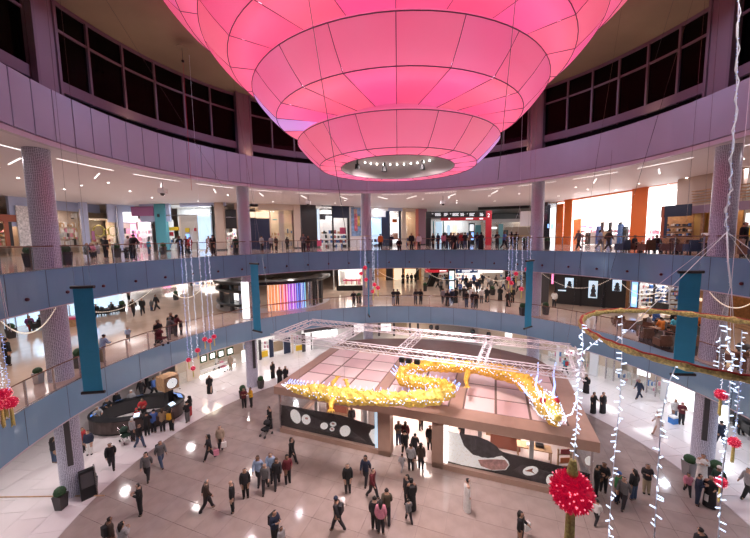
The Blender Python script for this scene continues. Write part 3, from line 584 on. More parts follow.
shop('dark panelled lower gallery shop with three bright narrow windows', G1, C1, LU, 543, 631, 266, 0, head='dark', glass=False, parts=(('dark_wall', 555, 262, 630, 306.5, .0, 'dark'), ('steel_pier', 541.5, 262, 549, 304, .1, 'charcoal'), ('lit_strip', 551.5, 274, 553.5, 284, .15, 'glow_pink'), ('lit_window', 565, 278, 573.5, 288, .1, 'glow_ice'), ('lit_window', 588.5, 281, 597.5, 298, .1, 'glow_ice'), ('lit_window', 612.5, 280, 621.5, 291, .1, 'glow_ice'), ('frame_post', 580, 276, 582, 306, .12, 'black'), ('frame_post', 603, 278, 606, 308, .12, 'black'), ('frame_post', 626, 279, 629, 309, .12, 'wood'), ('silver_sill', 558, 290, 566, 291, .2, 'glow_ice')))
du = [o for o in COL.objects if o.type == 'EMPTY'][-1]
for x, y, h_ in ((569.3, 288, .75), (593, 296.5, 1.25), (617, 290.5, .8)):
    p = on_line(x, y, *LU, .32); kid(du, MB().lathe([(.001, h_), (.10, h_*.92), (.18, h_*.75), (.12, h_*.7), (.26, h_*.4), (.16, h_*.36), (.3, 0), (.001, 0)], 10, c=tuple(p)), 'dark_display_tree', 'charcoal')
LV = ((22.6, 12.6), (24.2, 9.6))
sc2 = thing('advert_screen', 'tall blue white advertising screen beside the dark panelled shop', 'screen', (on_line(634, 300, *LV, 0).x, on_line(634, 300, *LV, 0).y, G1))
kid(sc2, slab(LV, .1, 630.5, 281, 638, 309, .2, z0=G1), 'casing', 'charcoal'); kid(sc2, slab(LV, .14, 631.3, 282, 637.2, 307, .03), 'screen', 'glow_blue'); kid(sc2, slab(LV, .17, 632, 297, 636, 304, .02), 'screen_print', 'screen_white'); kid(sc2, slab(LV, .17, 633, 285, 636.5, 290, .02), 'screen_print', 'screen_white')
shop('lower gallery shop with white lit product shelves left of the blue banner', G1, C1, ((24.2, 9.6), (25.6, 4.0)), 639, 684, 282, 3, 'white', 190, (1, .95, .95), head='grey_blue', parts=(('shelf_post', 652.5, 284, 654, 310, -.4, 'charcoal'), ('dark_counter', 654, 303, 668, 311, -.2, 'dark'), ('warm_base', 640, 311, 682, 314, .1, 'glow_warm'), ('shelf_post', 668, 285, 669, 312, -.4, 'white')), stock=((641, 285, 652, 311, -.9, 6, 7, 'mix', 46), (655, 286, 668, 303, -.9, 5, 8, 'blue', 47), (669.5, 287, 682, 313, -.9, 6, 8, 'white', 48)))
shop('dark wooden lower gallery cafe wall right of the mosaic column', G1, C1, ((25.6, 4.0), (25.6, -4)), 684, 790, 288, 3, 'wood', 40, (1, .65, .35), head='dark', glass=False, name='cafe_wall', cat='wall', parts=(('wood_post', 697, 290, 704, 335, .1, 'tan_wood'), ('lit_niche', 697.5, 298, 701, 301, .2, 'glow_warm'), ('wood_band', 735, 330, 790, 334, .2, 'tan_wood')))
# ---- round black kiosk with tiered canopies and a wall of coloured light rods
KC = pp(24.4, -32.0); K = thing('round_kiosk', 'round black kiosk with stacked canopy rings and a rainbow light wall', 'kiosk', (KC.x, KC.y, G1))
RK = 6.3
for z, r0, r1, h, a0, a1 in ((2.78, RK+.1, RK-1.6, .28, 80, 280), (1.95, RK-.1, RK-1.5, .24, 188, 275), (.55, RK-.1, RK-1.5, .26, 184, 275)):
    MB().lathe([(r1, z), (r0, z), (r0+.05, z+h/2), (r0, z+h), (r1, z+h), (r1, z)], 64, a0, a1).build('canopy_ring', 'black', K)
MB().lathe([(RK+.12, 2.76), (RK+.16, 2.79)], 64, 80, 280).build('ring_light', 'steel', K)
rk = random.Random(4)
for k in range(54):                                   # light rods, warm to violet to blue
    t = k/53; a = 170-t*39+rk.uniform(-.25, .25)
    c = (1, .5, .2) if t < .30 else ((1, .2, .4) if t < .5 else ((.65, .2, .9) if t < .72 else ((.2, .28, 1) if t < .9 else (.3, .8, 1))))
    v = k % 4; w_ = (.05, .09, .03, .07)[v]; cc = c if v != 1 else tuple(.45+.55*x for x in c)
    p = pp(RK-.35-.12*(k % 3), a); m_ = mat('rod_%d_%d' % (int(t*11), v), cc, .4, emit=cc, es=(.35, 1.0, .12, .65)[v], sample=False)
    MB().box((p.x, p.y, 1.42), (w_, .05, 2.7), RD(-a)).build('light_rod', m_, K)
MB().lathe([(RK-.8, .05), (RK-.8, 2.78)], 20, 128, 171).build('rod_back', mat('rod_back', (.22, .12, .2), .35), K)
MB().lathe([(RK-.22, .75), (RK-.2, .82)], 20, 128, 171).build('red_line', 'red', K)
for a, w_, mm in ((191, .9, 'glow_white'), (197, .4, 'grey_blue'), (124, .35, 'steel'), (119, .5, 'dark'), (113, .3, 'steel'), (104, .45, 'dark'), (210, .3, 'dark'), (238, .35, 'dark'), (258, .35, 'dark')):
    p = pp(RK-.55, a); MB().box((p.x, p.y, 1.4), (w_, .3, 2.78), RD(-a)).build('pillar', mm, K)
for a in (202, 218, 228, 246): p = pp(RK-1.5, a); MB().box((p.x, p.y, 1.4), (1.6, .1, 1.0), RD(-a)).build('lit_case', 'glow_white', K)
MB().lathe([(RK-2.2, .02), (RK, .02)], 48, 80, 280).build('kiosk_floor', 'tile_white', K)
# ================================================================== ground floor shops round the ring
def chord(a0, a1, r=24.0): p, q = pp(r, a0), pp(r, a1); return ((p.x, p.y), (q.x, q.y))
H1 = chord(-66, -46); H2 = chord(-46, -32, 24.2); H3 = chord(-32, -14, 24.2); H4 = chord(-14, 22, 26); H5 = chord(34, 52, 24); H6 = chord(52, 66, 24.6); H7 = chord(66, 84, 24.2)
shop('cream ground floor front with a row of green framed white pictures', G0, CG, H1, 150, 240, 330, 3, 'cream', 120, (1, .85, .65), head='cream', parts=tuple(('green_frame', x, y, x+6.5, y+7.5, .15, 'green') for x, y in ((200.5, 355), (209.5, 352), (218, 350), (227, 347.5)))+tuple(('white_picture', x+1.3, y+1.5, x+5.2, y+6, .22, 'glow_white') for x, y in ((200.5, 355), (209.5, 352), (218, 350), (227, 347.5)))+(('cream_front', 186, 338, 199, 380, .1, 'cream'), ('white_ledge', 200, 364.5, 236, 367, .5, 'white'), ('white_ledge', 200, 370, 236, 373, .5, 'glow_white')))
shop('ground floor shop with dark posts and yellow base displays left of the pavilion', G0, CG, H2, 238, 292, 334, 3, 'white', 130, (1, .95, .9), head='charcoal', parts=(('dark_post', 259, 340, 261.5, 361, .15, 'charcoal'), ('dark_post', 269.5, 339, 273.5, 358, .15, 'navy'), ('dark_post', 284, 338, 290.5, 355, .15, 'navy'), ('yellow_base', 262, 351, 268, 357, .1, 'yellow'), ('cream_panel', 274, 341, 283, 351, -.4, 'goods_tan'), ('lit_shelf', 242, 350, 251, 362, -.5, 'glow_white')), stock=((262, 341, 269, 349, -.8, 2, 5, 'pinkish', 51), (242, 345, 257, 360, -1, 3, 8, 'mix', 52)))
shop('ground floor shop with white lit shelves behind the left end of the truss', G0, CG, H3, 292, 345, 331, 3, 'white', 150, (1, .95, .93), head='charcoal', parts=(('grey_post', 291.5, 335, 293.5, 355, .2, 'cream'), ('grey_post', 302, 334, 305.5, 352, .2, 'charcoal'), ('yellow_base', 296, 345.5, 302, 350.5, .1, 'yellow'), ('grey_post', 311, 333, 312, 350, .2, 'charcoal'), ('white_case', 313, 338, 340, 350, -.1, 'white'), ('lit_window', 315, 330, 320, 336, -.4, 'glow_hot'), ('lit_window', 323, 330, 328, 335.5, -.4, 'glow_hot'), ('lit_window', 332, 329, 337, 335, -.4, 'glow_hot')), stock=((294, 336, 302, 344, -.8, 2, 6, 'pinkish', 53), (313, 338, 338, 344, -.5, 1, 14, 'pinkish', 54)))
shop('dim ground floor shops with green plants behind the truss at the far side', G0, CG, H4, 345, 480, 322, 4, 'beige', 160, (1, .85, .65), head='charcoal', parts=tuple(('dark_post', x, 320, x+2, 336, .15, 'charcoal') for x in (352, 366, 378, 393, 409, 417))+(('lit_window', 354, 324, 364, 332, -.5, 'glow_white'), ('lit_window', 381, 324, 391, 331, -.5, 'glow_white'), ('cream_panel', 395, 323, 407, 331, -.3, 'goods_tan')))
shop('beige lit ground floor lobby right of the far column behind the pavilion', G0, CG, chord(22, 34, 26), 480, 545, 326, 4, 'beige', 120, (1, .88, .7), head='charcoal', parts=(('lit_panel', 505, 330, 512, 337, -1, 'glow_white'), ('cream_post', 539, 338, 543, 362, .1, 'cream')))
shop('white ground floor shop with a red and white lightbox beyond the pavilion', G0, CG, H5, 545, 592, 338, 3, 'cream', 75, (1, .94, .9), head='white', parts=(('white_post', 556, 346, 559, 366, .1, 'white'), ('lightbox', 564.5, 350, 574, 355, -.2, 'glow_hot'), ('red_print', 566, 351.5, 572.5, 353.5, -.1, 'pink_card')), stock=((548, 352, 588, 368, -1.2, 3, 18, 'white', 55),))
shop('glass ground floor storefront with a white pillar and open door at the right', G0, CG, H6, 590, 640, 345, 3, 'cream', 75, (1, .96, .92), head='white', parts=(('white_pillar', 589.5, 352, 598, 378, .3, 'white'), ('door_frame', 605, 356, 606.2, 382, .15, 'steel'), ('door_frame', 613, 358, 614.2, 386, .15, 'steel'), ('door_pane', 606.5, 358, 613, 384, .2, 'shop_glass'), ('lightbox', 637, 369, 650, 376, -.3, 'glow_hot')), stock=((616, 372, 638, 386, -1, 2, 12, 'white', 56),))
shop('long glass ground floor storefront with white displays behind the light strings', G0, CG, H7, 640, 690, 352, 3, 'cream', 75, (1, .96, .94), head='white', parts=(('mullion', 646, 366, 647, 394, .05, 'steel'), ('mullion', 655, 370, 656, 398, .05, 'steel'), ('white_pier', 660.5, 372, 668, 402, .2, 'white'), ('lit_wall', 669, 378, 700, 408, .1, 'glow_hot')), stock=((642, 380, 660, 394, -1, 2, 10, 'white', 57),))
shop('bright white ground floor front behind the right column', G0, CG, chord(84, 104, 23.8), 690, 800, 370, 2, 'white', 110, (1, .97, .95), head='white', parts=(('dark_bench_back', 728, 408, 760, 428, .3, 'black'), ('glass_case', 718, 402, 727, 425, .4, 'glow_white')))
# ================================================================== exhibition pavilion
PA = RD(-20.3); PO = Vector((-8.15, 5.05, 0)); eu3 = Vector((cos(PA), sin(PA), 0)); ev3 = Vector((-sin(PA), cos(PA), 0))
def P3(u, v, z=0): return PO+eu3*u+ev3*v+Vector((0, 0, z))
def uvof(p): d = Vector(p)-PO; return d.dot(eu3), d.dot(ev3)
mat('pav_tan', (.42, .27, .21), .45, noise=.05, nscale=2); mat('pav_brown', (.20, .13, .11), .6, noise=.08, nscale=1.0); mat('pav_panel', (.72, .50, .50), .35, noise=.04, nscale=.8); mat('pav_panel_pale', (.80, .62, .60), .35)
mat('print_black', (.015, .015, .017), .3, noise=.6, nscale=1.5); mat('print_white_glow', (.9, .84, .8), .45, emit=(1, .9, .85), es=.4, noise=.18, nscale=9, bump=.3); mat('print_pink', (.68, .36, .32), .45, noise=.3, nscale=6); mat('print_grey', (.05, .05, .055), .4, noise=.5, nscale=4)  # the white print has a slight glow added so the watch prints look brighter
pv = thing('exhibition_pavilion', 'tan exhibition pavilion with pink roof panels and watch photographs in its windows', 'pavilion', tuple(PO), PA)
def pbox(nm, u0, u1, v0, v1, z0, z1, m_, par=None): return MB().box(((u0+u1)/2, (v0+v1)/2, (z0+z1)/2), (u1-u0, v1-v0, z1-z0)).build(nm, m_, par or pv)
back = [uvof(pp(15.5, a)) for a in range(52, -26, -6)]; back = [(u, v) for u, v in back if 0 < u < 19 and v > 3]
roof_poly = [(-.12, -.12), (19.12, -.12), (19.12, 8.1)]+back+[(-.12, 11.0)]
MB().prism(roof_poly, 3.0, 3.42).build('roof_deck', 'pav_brown', pv)
pbox('eave_band', -.2, 19.2, -.2, -.1, 2.92, 3.46, 'pav_tan'); pbox('eave_band', -.2, -.1, -.1, 11.0, 2.92, 3.46, 'pav_tan'); pbox('eave_band', 19.1, 19.2, -.1, 8.1, 2.92, 3.46, 'pav_tan')
for u0, u1, v0, v1 in ((-.1, 19.1, -.1, .92), (-.1, .66, .92, 8.3), (6.72, 7.44, .92, 8.3), (11.72, 12.48, .92, 8.3), (18.1, 19.1, .92, 8.3), (-.1, 19.1, 8.3, 8.75)): pbox('roof_border', u0, u1, v0, v1, 3.42, 3.46, 'pav_tan')
for u0, u1, n in ((.7, 6.7, 3), (7.48, 11.68, 2), (12.52, 18.06, 3)):
    for i in range(n):
        for j in range(4):
            w_, h_ = (u1-u0)/n, 7.3/4; a, b = u0+w_*i, .95+h_*j
            pbox('roof_panel', a+.07, a+w_-.07, b+.07, b+h_-.07, 3.42, 3.45, 'pav_panel' if (i+j) % 2 else 'pav_panel_pale')
for u0, u1 in ((0, 8.24), (10.84, 19)): pbox('front_plinth', u0, u1, 0, .25, 0, .33, 'pav_tan')
for u0, u1 in ((7.42, 8.24), (10.84, 11.5)): pbox('pilaster', u0, u1, 0, .7, 0, 2.95, 'pav_tan')
pbox('door_head', 8.24, 10.84, 0, .4, 2.8, 2.95, 'pav_tan')
for u, v in ((.06, .06), (18.94, .06)): pbox('corner_post', u-.05, u+.05, v-.05, v+.05, .33, 2.95, 'steel')
pbox('side_plinth', 0, .25, .25, 8, 0, .33, 'pav_tan'); pbox('side_plinth', 18.75, 19, .25, 8, 0, .33, 'pav_tan')
for u0, u1 in ((.1, 7.42), (11.5, 18.9)): pbox('window_glass', u0, u1, .03, .05, .33, 2.95, 'shop_glass')
pbox('window_glass', .03, .05, .1, 8, .33, 2.95, 'shop_glass'); pbox('window_glass', 18.95, 18.97, .1, 8, .33, 2.95, 'shop_glass')
pbox('interior_floor', .25, 18.75, .25, 8.6, 0, .04, mat('pav_floor', (.62, .5, .48), .2)); pbox('rear_wall', 0, 19, 8.0, 8.2, 0, 3.0, 'cream')
for u in (2.4, 6.2, 13.5, 16.3): pbox('white_column', u-.11, u+.11, 1.0, 1.22, .04, 3.0, 'white')
pbox('white_partition', 5.0, 6.3, 3.0, 3.15, .04, 3.0, 'white'); pbox('light_jamb', 11.52, 11.75, .1, .5, .36, 2.9, 'glow_white')
pbox('white_jamb', 7.2, 7.4, .1, .4, .36, 2.9, 'glow_ice')
for u, v in ((3.5, 3.5), (9.5, 3.5), (15.5, 3.5), (6.5, 6), (12.5, 6)):
    p = P3(u, v, 2.95); area('pavilion_lamp', p, 1.6, 260, (1, .84, .76))
fl = [P3(0, .28), P3(19, .28)]; FL = ((fl[0].x, fl[0].y), (fl[1].x, fl[1].y))
def flat_px(par, nm, pts, line, off, m_, th=.02):
    """flat print cut to an outline, standing on the upright plane of LINE"""
    A = [on_line(x, y, *line, off) for x, y in pts]; t = Vector((line[1][0]-line[0][0], line[1][1]-line[0][1], 0)).normalized(); n = Vector((-t.y, t.x, 0))
    if n.dot(CAM-A[0]) < 0: n = -n
    k = len(A); mb = MB().add([p for p in A]+[p-n*th for p in A], [tuple(range(k)), tuple(range(2*k-1, k-1, -1))]+[(i, k+i, k+(i+1) % k, (i+1) % k) for i in range(k)])
    o = mb.build(nm, m_, par); o.data.transform(Matrix.Rotation(-par.rotation_euler[2], 4, 'Z') @ Matrix.Translation(-Vector(par.location))); return o
def ell(cx, cy, rx, ry, rot=0, n=18): 
    c, s = cos(RD(rot)), sin(RD(rot)); return [(cx+rx*cos(2*pi*i/n)*c-ry*sin(2*pi*i/n)*s, cy+rx*cos(2*pi*i/n)*s+ry*sin(2*pi*i/n)*c) for i in range(n)]
pr1 = flat_px(pv, 'watch_print', [(281.5, 405), (300, 408), (340, 415), (378, 427), (378, 448), (330, 437), (281.5, 426)], FL, 0, 'print_black')
flat_px(pv, 'print_sweep', [(284, 406), (300, 424), (330, 433), (365, 441), (350, 430), (320, 420), (300, 411)], FL, .025, 'print_grey')
for cx, cy, rx, ry, r in ((295.5, 416.5, 4.6, 7.5, -25), (306, 419.5, 4.3, 5.2, -20), (324, 426, 3.8, 3.4, 0), (333, 424.3, 3.2, 2.4, 0), (332, 429.3, 2.4, 2.0, 0), (345, 431, 5.3, 5.6, 15)): flat_px(pv, 'watch_face', ell(cx, cy, rx, ry, r), FL, .05, 'print_white_glow')
flat_px(pv, 'watch_face', [(370, 437), (369, 434), (371, 430), (375, 428.5), (377.5, 429), (377.5, 446), (373, 443)], FL, .05, 'print_white_glow')
for cx, cy in ((306.5, 418.5), (333, 423.8), (332, 429)): flat_px(pv, 'red_mark', ell(cx, cy, 1.6, 1.0, 20), FL, .075, 'print_pink')
flat_px(pv, 'watch_print', [(444, 463), (444, 430), (490, 444), (503, 452), (560, 466), (590, 474), (590, 503), (520, 485), (470, 472)], FL, 0, 'print_black')
flat_px(pv, 'watch_print_hull', [(447.5, 461), (447.5, 432), (459, 433), (464, 446), (473, 455), (488, 458.5), (502, 456), (508, 461), (509.5, 465), (506, 470), (494, 470.5), (478, 468), (462, 465)], FL, .03, 'print_white_glow')
flat_px(pv, 'watch_print_dial', [(459.5, 433.5), (464, 444), (472, 453.5), (482, 457.5), (494, 457.8), (502.5, 454), (497, 446.5), (488, 440.5), (476, 436)], FL, .05, 'print_grey')
flat_px(pv, 'watch_print_blush', [(478, 460), (494, 459.5), (505, 460), (508.5, 465), (505, 469.5), (492, 470), (481, 466)], FL, .055, 'print_pink')
flat_px(pv, 'print_sweep', [(514, 470), (522, 465), (560, 475), (585, 485), (585, 498), (540, 486)], FL, .03, 'print_grey')
flat_px(pv, 'watch_face', ell(530.5, 471, 7.8, 4.6, -8), FL, .05, 'print_white_glow'); flat_px(pv, 'watch_face', ell(551, 480, 5, 5.5, 0), FL, .05, 'print_white_glow'); flat_px(pv, 'watch_face', ell(589, 461, 4.2, 4.5, 0), FL, .05, 'print_white_glow')
flat_px(pv, 'red_mark', [(525, 471), (533, 468.5), (532, 471), (535, 474), (531, 472)], FL, .075, 'rust')
def table(u, v, w_=1.5, d=.7, label='', orient=0):
    t = thing('display_table', label, 'table', tuple(P3(u, v, .04)), PA+orient, 'display tables in the pavilion')
    MB().box((0, 0, .86), (w_, d, .06)).build('table_top', 'tan_wood', t)
    for sx in (-1, 1):
        for sy in (-1, 1): MB().box((sx*(w_/2-.06), sy*(d/2-.06), .41), (.07, .07, .83)).build('leg', 'tan_wood', t)
    MB().box((-.25, 0, .93), (.3, .3, .08)).build('display_tray', 'white', t); MB().box((.3, .05, .97), (.45, .3, .16)).build('display_tray', 'black', t)
def cabinet(u, v, w_, h_, label, m_='tan_wood'):
    t = thing('display_cabinet', label, 'cabinet', tuple(P3(u, v, .04)), PA, 'wooden display cabinets in the pavilion')
    MB().box((0, 0, h_/2), (w_, .6, h_)).build('body', m_, t); MB().box((0, -.31, h_*.55), (w_*.86, .03, h_*.75)).build('door', 'rust', t); MB().box((0, 0, h_+.02), (w_+.06, .66, .05)).build('worktop', 'cream', t); MB().box((0, 0, h_+.08), (w_*.5, .3, .08)).build('display_tray', 'white', t)
cabinet(2.9, 3.6, 1.9, 1.35, 'wooden counter behind the left pavilion window, beside the white column'); cabinet(7.0, 2.6, 1.0, 1.0, 'wooden pedestal behind the right end of the left pavilion window'); cabinet(12.8, 5.0, .9, 1.3, 'wooden cabinet at the rear behind the pavilion door jamb'); cabinet(14.3, 4.6, 1.0, 1.2, 'wooden cabinet in the middle behind the large watch photograph')
cabinet(15.0, 3.4, 1.8, .9, 'low wooden counter behind the large watch photograph', 'rust')
table(16.6, 2.6, 1.9, .7, 'pale wooden display table with dark trays behind the right pavilion window'); table(6.0, 5.5, 1.5, .7, 'wooden display table deep inside the left half of the pavilion'); table(9.8, 5.6, 1.4, .7, 'wooden display table seen through the pavilion doorway')
# leaning wooden frame with red cloths near the right corner
ef = thing('display_easel', 'leaning wooden easel with red and orange cards at the right end of the pavilion', 'easel', tuple(P3(18.0, 1.4, .04)), PA+.35)
for s in (-.35, .35): MB().box((s, 0, .9), (.07, .08, 1.8)).build('upright', 'tan_wood', ef)
for z in (.5, 1.0, 1.5): MB().box((0, -.03, z), (.72, .05, .07)).build('rail', 'tan_wood', ef); MB().box((0, -.07, z+.18), (.5, .03, .28)).build('card', ('rust', 'orange', 'red')[int(z*2)-1], ef)
# ================================================================== hanging truss frame over the pavilion
tr = thing('lighting_truss', 'white aluminium lattice truss frame hanging above the pavilion roof', 'truss', (-8.4, 5.15, 7.0), RD(-22.5))
def truss_run(a, b):
    a, b = Vector(a), Vector(b); d = (b-a); L = d.length; d.normalize(); s = Vector((-d.y, d.x, 0))*.19; h = Vector((0, 0, .19))
    for i in (-1, 1):
        for j in (-1, 1): MB().tube([a+s*i+h*j, b+s*i+h*j], .032, 6).build('chord', 'truss_alu', tr)
    br = MB(); n = max(2, int(round(L/.42)))
    for k in range(n):
        p, q = a+d*(L*k/n), a+d*(L*(k+1)/n)
        for i in (-1, 1):
            m1, m2 = (p, q) if k % 2 == 0 else (q, p); br.tube([m1+s*i-h, m2+s*i+h], .016, 4, False); br.tube([m1-s+h*i, m2+s+h*i], .016, 4, False)
    tag(br.build('lattice', 'truss_alu', tr), kind='stuff')
truss_run((0, 0, 0), (18.6, 0, 0)); truss_run((.4, 4.15, 0), (18.6, 4.15, 0))
for k in range(5): truss_run((4.55*k+.2, .2, 0), (4.55*k+.4, 3.95, 0))
for x in (0.2, 18.4):
    for y in (0, 4.15):
        mw = Matrix.Translation((-8.4, 5.15, 7.0)) @ Matrix.Rotation(RD(-22.5), 4, 'Z'); p = mw @ Vector((x, y, .2)); MB().tube([(x, y, .2), mw.inverted() @ pp(13.0, math.degrees(atan2(p.x, p.y)), 26.6)], .008, 4, False).build('suspension_wire', 'steel', tr)
for x in (9.5, 10.4, 9.9): 
    f_ = MB().box((x, -.2, -.35), (.3, .3, .25)).build('spot_fixture', 'black', tr); MB().lathe([(.001, -.5), (.12, -.5), (.1, -.3)], 8, c=(x, -.2, 0)).build('lens', 'charcoal', f_)
# ================================================================== golden dragon of tinsel and light
mat('tinsel', (.80, .46, .07), .4, metal=.2, emit=(1, .5, .04), es=.08, noise=.35, nscale=9, bump=1.0, sample=False); mat('tinsel_yellow', (.82, .56, .12), .4, metal=.2, emit=(1, .62, .08), es=.08, noise=.3, nscale=9, bump=1.0, sample=False)
mat('led_white', (1, 1, 1), .4, emit=(.60, .76, 1), es=2.0, sample=False); mat('led_blue', (.5, .6, 1), .4, emit=(.32, .48, 1), es=1.6, sample=False)
ZD = 4.75
dp = [(286, 386, .05), (293, 388, .22), (303, 390, .38), (318, 392, .50), (335, 395, .56), (352, 397, .52), (372, 398, .46), (395, 399, .46), (418, 399, .50), (438, 396, .52), (452, 391, .42)]
dp2 = [(452, 391, .42), (444, 387, .5), (428, 384, .5), (412, 382, .5), (402, 378, .48), (404, 372, .48), (416, 368, .50), (432, 365.5, .5), (450, 366, .50), (470, 367, .52), (490, 370, .54), (508, 374, .56), (521, 380, .56), (531, 388, .55), (538, 397, .5), (545, 404, .5)]
dr = thing('dragon', 'long golden tinsel dragon outlined in white lights hanging over the pavilion', 'decoration', tuple(W(400, 385, ZD)))
def dpt(x, y, z=ZD): return W(x, y, z)-Vector(dr.location)
def smooth_path(pts, n=6):
    out = []; m = len(pts)
    for i in range(m-1):
        p0, p1, p2, p3 = pts[max(i-1, 0)], pts[i], pts[i+1], pts[min(i+2, m-1)]
        for k in range(n):
            t = k/n; out.append(tuple(.5*((2*b)+(c-a)*t+(2*a-5*b+4*c-d)*t*t+(-a+3*b-3*c+d)*t**3) for a, b, c, d in zip(p0, p1, p2, p3)))
    out.append(pts[-1]); return out
rgd = random.Random(11)
def dragon_body(pts, nm, m_, zoff=0.):
    sp = smooth_path(pts); path = [dpt(x, y, ZD+zoff) for x, y, r in sp]; rad = [r*.82*(1+.12*rgd.uniform(-1, 1)) for x, y, r in sp]
    mb = MB().tube(path, rad, 12)
    for i in range(len(mb.v)):
        v = Vector(mb.v[i]); mb.v[i] = tuple(v+Vector((rgd.uniform(-1, 1), rgd.uniform(-1, 1), rgd.uniform(-1, 1)))*.07)
    mb.build(nm, m_, dr)
    led, fr, tn, led2 = MB(), MB(), MB(), MB()
    for i in range(len(path)-1):
        d = (path[i+1]-path[i]); L = d.length; s = Vector((-d.y, d.x, 0)).normalized(); n = max(1, int(L/.07))
        for k in range(n):
            p = path[i]+d*(k/n); r = rad[i]
            for sg in (-1, 1):
                q = p+s*sg*r*rgd.uniform(.85, 1.15)+Vector((0, 0, rgd.uniform(-.1, .25))); (led if rgd.random() < .6 else led2).ball(q, .024 if (s*sg).y > 0 else .034, 4, 3)
            if rgd.random() < .5: a = rgd.uniform(0, pi); led.ball(p+s*cos(a)*r*1.03+Vector((0, 0, sin(a)*r*1.03)), .022, 4, 3)
            for _ in range(2):                         # tinsel tufts
                a = rgd.uniform(-.3, pi+.3); q = p+s*cos(a)*r+Vector((0, 0, sin(a)*r)); t = q+(s*cos(a)+Vector((0, 0, sin(a))))*rgd.uniform(.06, .16)+d.normalized()*rgd.uniform(-.1, .1)
                w_ = d.normalized()*.05; tn.add([q-w_, q+w_, t], [(0, 1, 2)])
        if i % 2 == 0:                                 # lit spikes along the back
            p = path[i]; s2 = s if s.y > 0 else -s; r = rad[i]; tip = p+s2*(r+.34)+Vector((0, 0, .3)); b0, b1 = p+s2*r*.9-d.normalized()*.12, p+s2*r*.9+d.normalized()*.12
            fr.tube([b0, tip, b1], .02, 4, False)
    tag(led.build('string_of_lights', 'led_white', dr), kind='stuff'); tag(led2.build('string_of_lights', 'led_blue', dr), kind='stuff'); tag(fr.build('back_spikes', 'led_blue', dr), kind='stuff'); tag(tn.build('tinsel_tufts', m_, dr), kind='stuff')
dragon_body(dp, 'tail_body', 'tinsel_yellow'); dragon_body(dp2, 'fore_body', 'tinsel', .12)
def leg(pts, nm='leg'):
    path = [dpt(*p) for p in pts]; mb = MB().tube(path, [.2, .15, .1][:len(path)], 8); e = path[-1]; d = (path[-1]-path[-2]).normalized()
    for k in range(4): a = d.copy(); a.rotate(Matrix.Rotation(-.8+.53*k, 3, 'Z')); mb.tube([e, e+a*.2+Vector((0, 0, .05)), e+a*.28], [.05, .04, .012], 5)
    mb.build(nm, 'tinsel', dr)
leg([(336, 392, ZD), (333, 383, ZD), (337, 378, ZD)]); leg([(345, 393, ZD), (348, 386, ZD), (346, 381, ZD)]); leg([(334, 398, ZD), (331, 404, ZD-.2), (331, 409, ZD-.3)]); leg([(468, 372, ZD), (466, 380, ZD-.2), (467, 386, ZD-.3)]); leg([(450, 362, ZD), (451, 358, ZD+.2), (449, 355, ZD+.3)])
hc = dpt(549, 408, ZD); hd = (dpt(558, 416, ZD)-dpt(545, 402, ZD)).normalized(); hs = Vector((-hd.y, hd.x, 0)); up = Vector((0, 0, 1))
hm = MB().tube([hc-hd*.6, hc-hd*.2, hc+hd*.25, hc+hd*.7, hc+hd*1.0], [.5, .62, .5, .36, .14], 12); hm.build('head', 'tinsel_yellow', dr)
MB().tube([hc-up*.35-hd*.1, hc-up*.5+hd*.4, hc-up*.42+hd*.85], [.28, .24, .1], 8).build('jaw', 'tinsel', dr)
for sg in (-1, 1):
    MB().ball(hc+hs*sg*.34+up*.42+hd*.05, .16, 10, 6).build('eye', 'red', dr)
    MB().tube([hc+hs*sg*.3+up*.4-hd*.3, hc+hs*sg*.5+up*1.0-hd*.5, hc+hs*sg*.4+up*1.6-hd*.5, hc+hs*sg*.45+up*2.3-hd*.4], [.06, .05, .04, .02], 6).build('horn', 'led_blue', dr)
    MB().tube([hc+hd*.9+hs*sg*.2, hc+hd*1.1+hs*sg*.55+up*.3, hc+hd*1.0+hs*sg*.8+up*.9, hc+hd*1.05+hs*sg*.75+up*1.3], .03, 6).build('whisker', 'led_white', dr)
ml = MB()
for k in range(260):
    a, b = rgd.uniform(0, 2*pi), rgd.uniform(-.9, 1.1); r = .63-.3*max(0, b); ml.ball(hc+hd*b+(hs*cos(a)+up*sin(a))*r, .03, 4, 3)
tag(ml.build('string_of_lights', 'led_white', dr), kind='stuff')
MB().tube([dpt(286, 386), dpt(281, 384)], [.08, .01], 6).build('tail_tip', 'led_white', dr)
ht = MB()
for x, y in ((300, 389), (345, 396), (395, 398), (440, 394), (405, 374), (450, 366), (500, 371), (538, 395)): p = dpt(x, y); ht.tube([p+Vector((0, 0, .4)), p+Vector((0, 0, 2.3))], .006, 4, False)
ht.build('suspension_wire', 'steel', dr)
# ================================================================== information desk with clock pillar
DC = Vector((-19.55, 7.0, 0)); DA = RD(20.6); dk = thing('information_desk', 'oval black information desk with blue screens and bronze front panels', 'desk', tuple(DC), DA)
def ering(a, b, n=48): return [(a*cos(2*pi*i/n), b*sin(2*pi*i/n)) for i in range(n)]
def eband(nm, a0, b0, a1, b1, z0, z1, m_, i0=0, i1=48):
    o, n_ = ering(a0, b0), ering(a1, b1); mb = MB(); idx = [i % 48 for i in range(i0, i1+1)]
    mb.add([(*o[i], z0) for i in idx]+[(*o[i], z1) for i in idx]+[(*n_[i], z1) for i in idx]+[(*n_[i], z0) for i in idx], []); k = len(idx); F = []
    for j in range(k-1):
        for q in range(4): F.append((q*k+j, q*k+j+1, ((q+1) % 4)*k+j+1, ((q+1) % 4)*k+j))
    F += [(0, k, 2*k, 3*k), (k-1, 4*k-1, 3*k-1, 2*k-1)]; mb.f += F; mb.build(nm, m_, dk)
eband('plinth', 3.0, 1.98, 2.5, 1.5, 0, .12, 'black'); eband('counter_top', 3.1, 2.08, 2.5, 1.5, 1.02, 1.1, 'black')
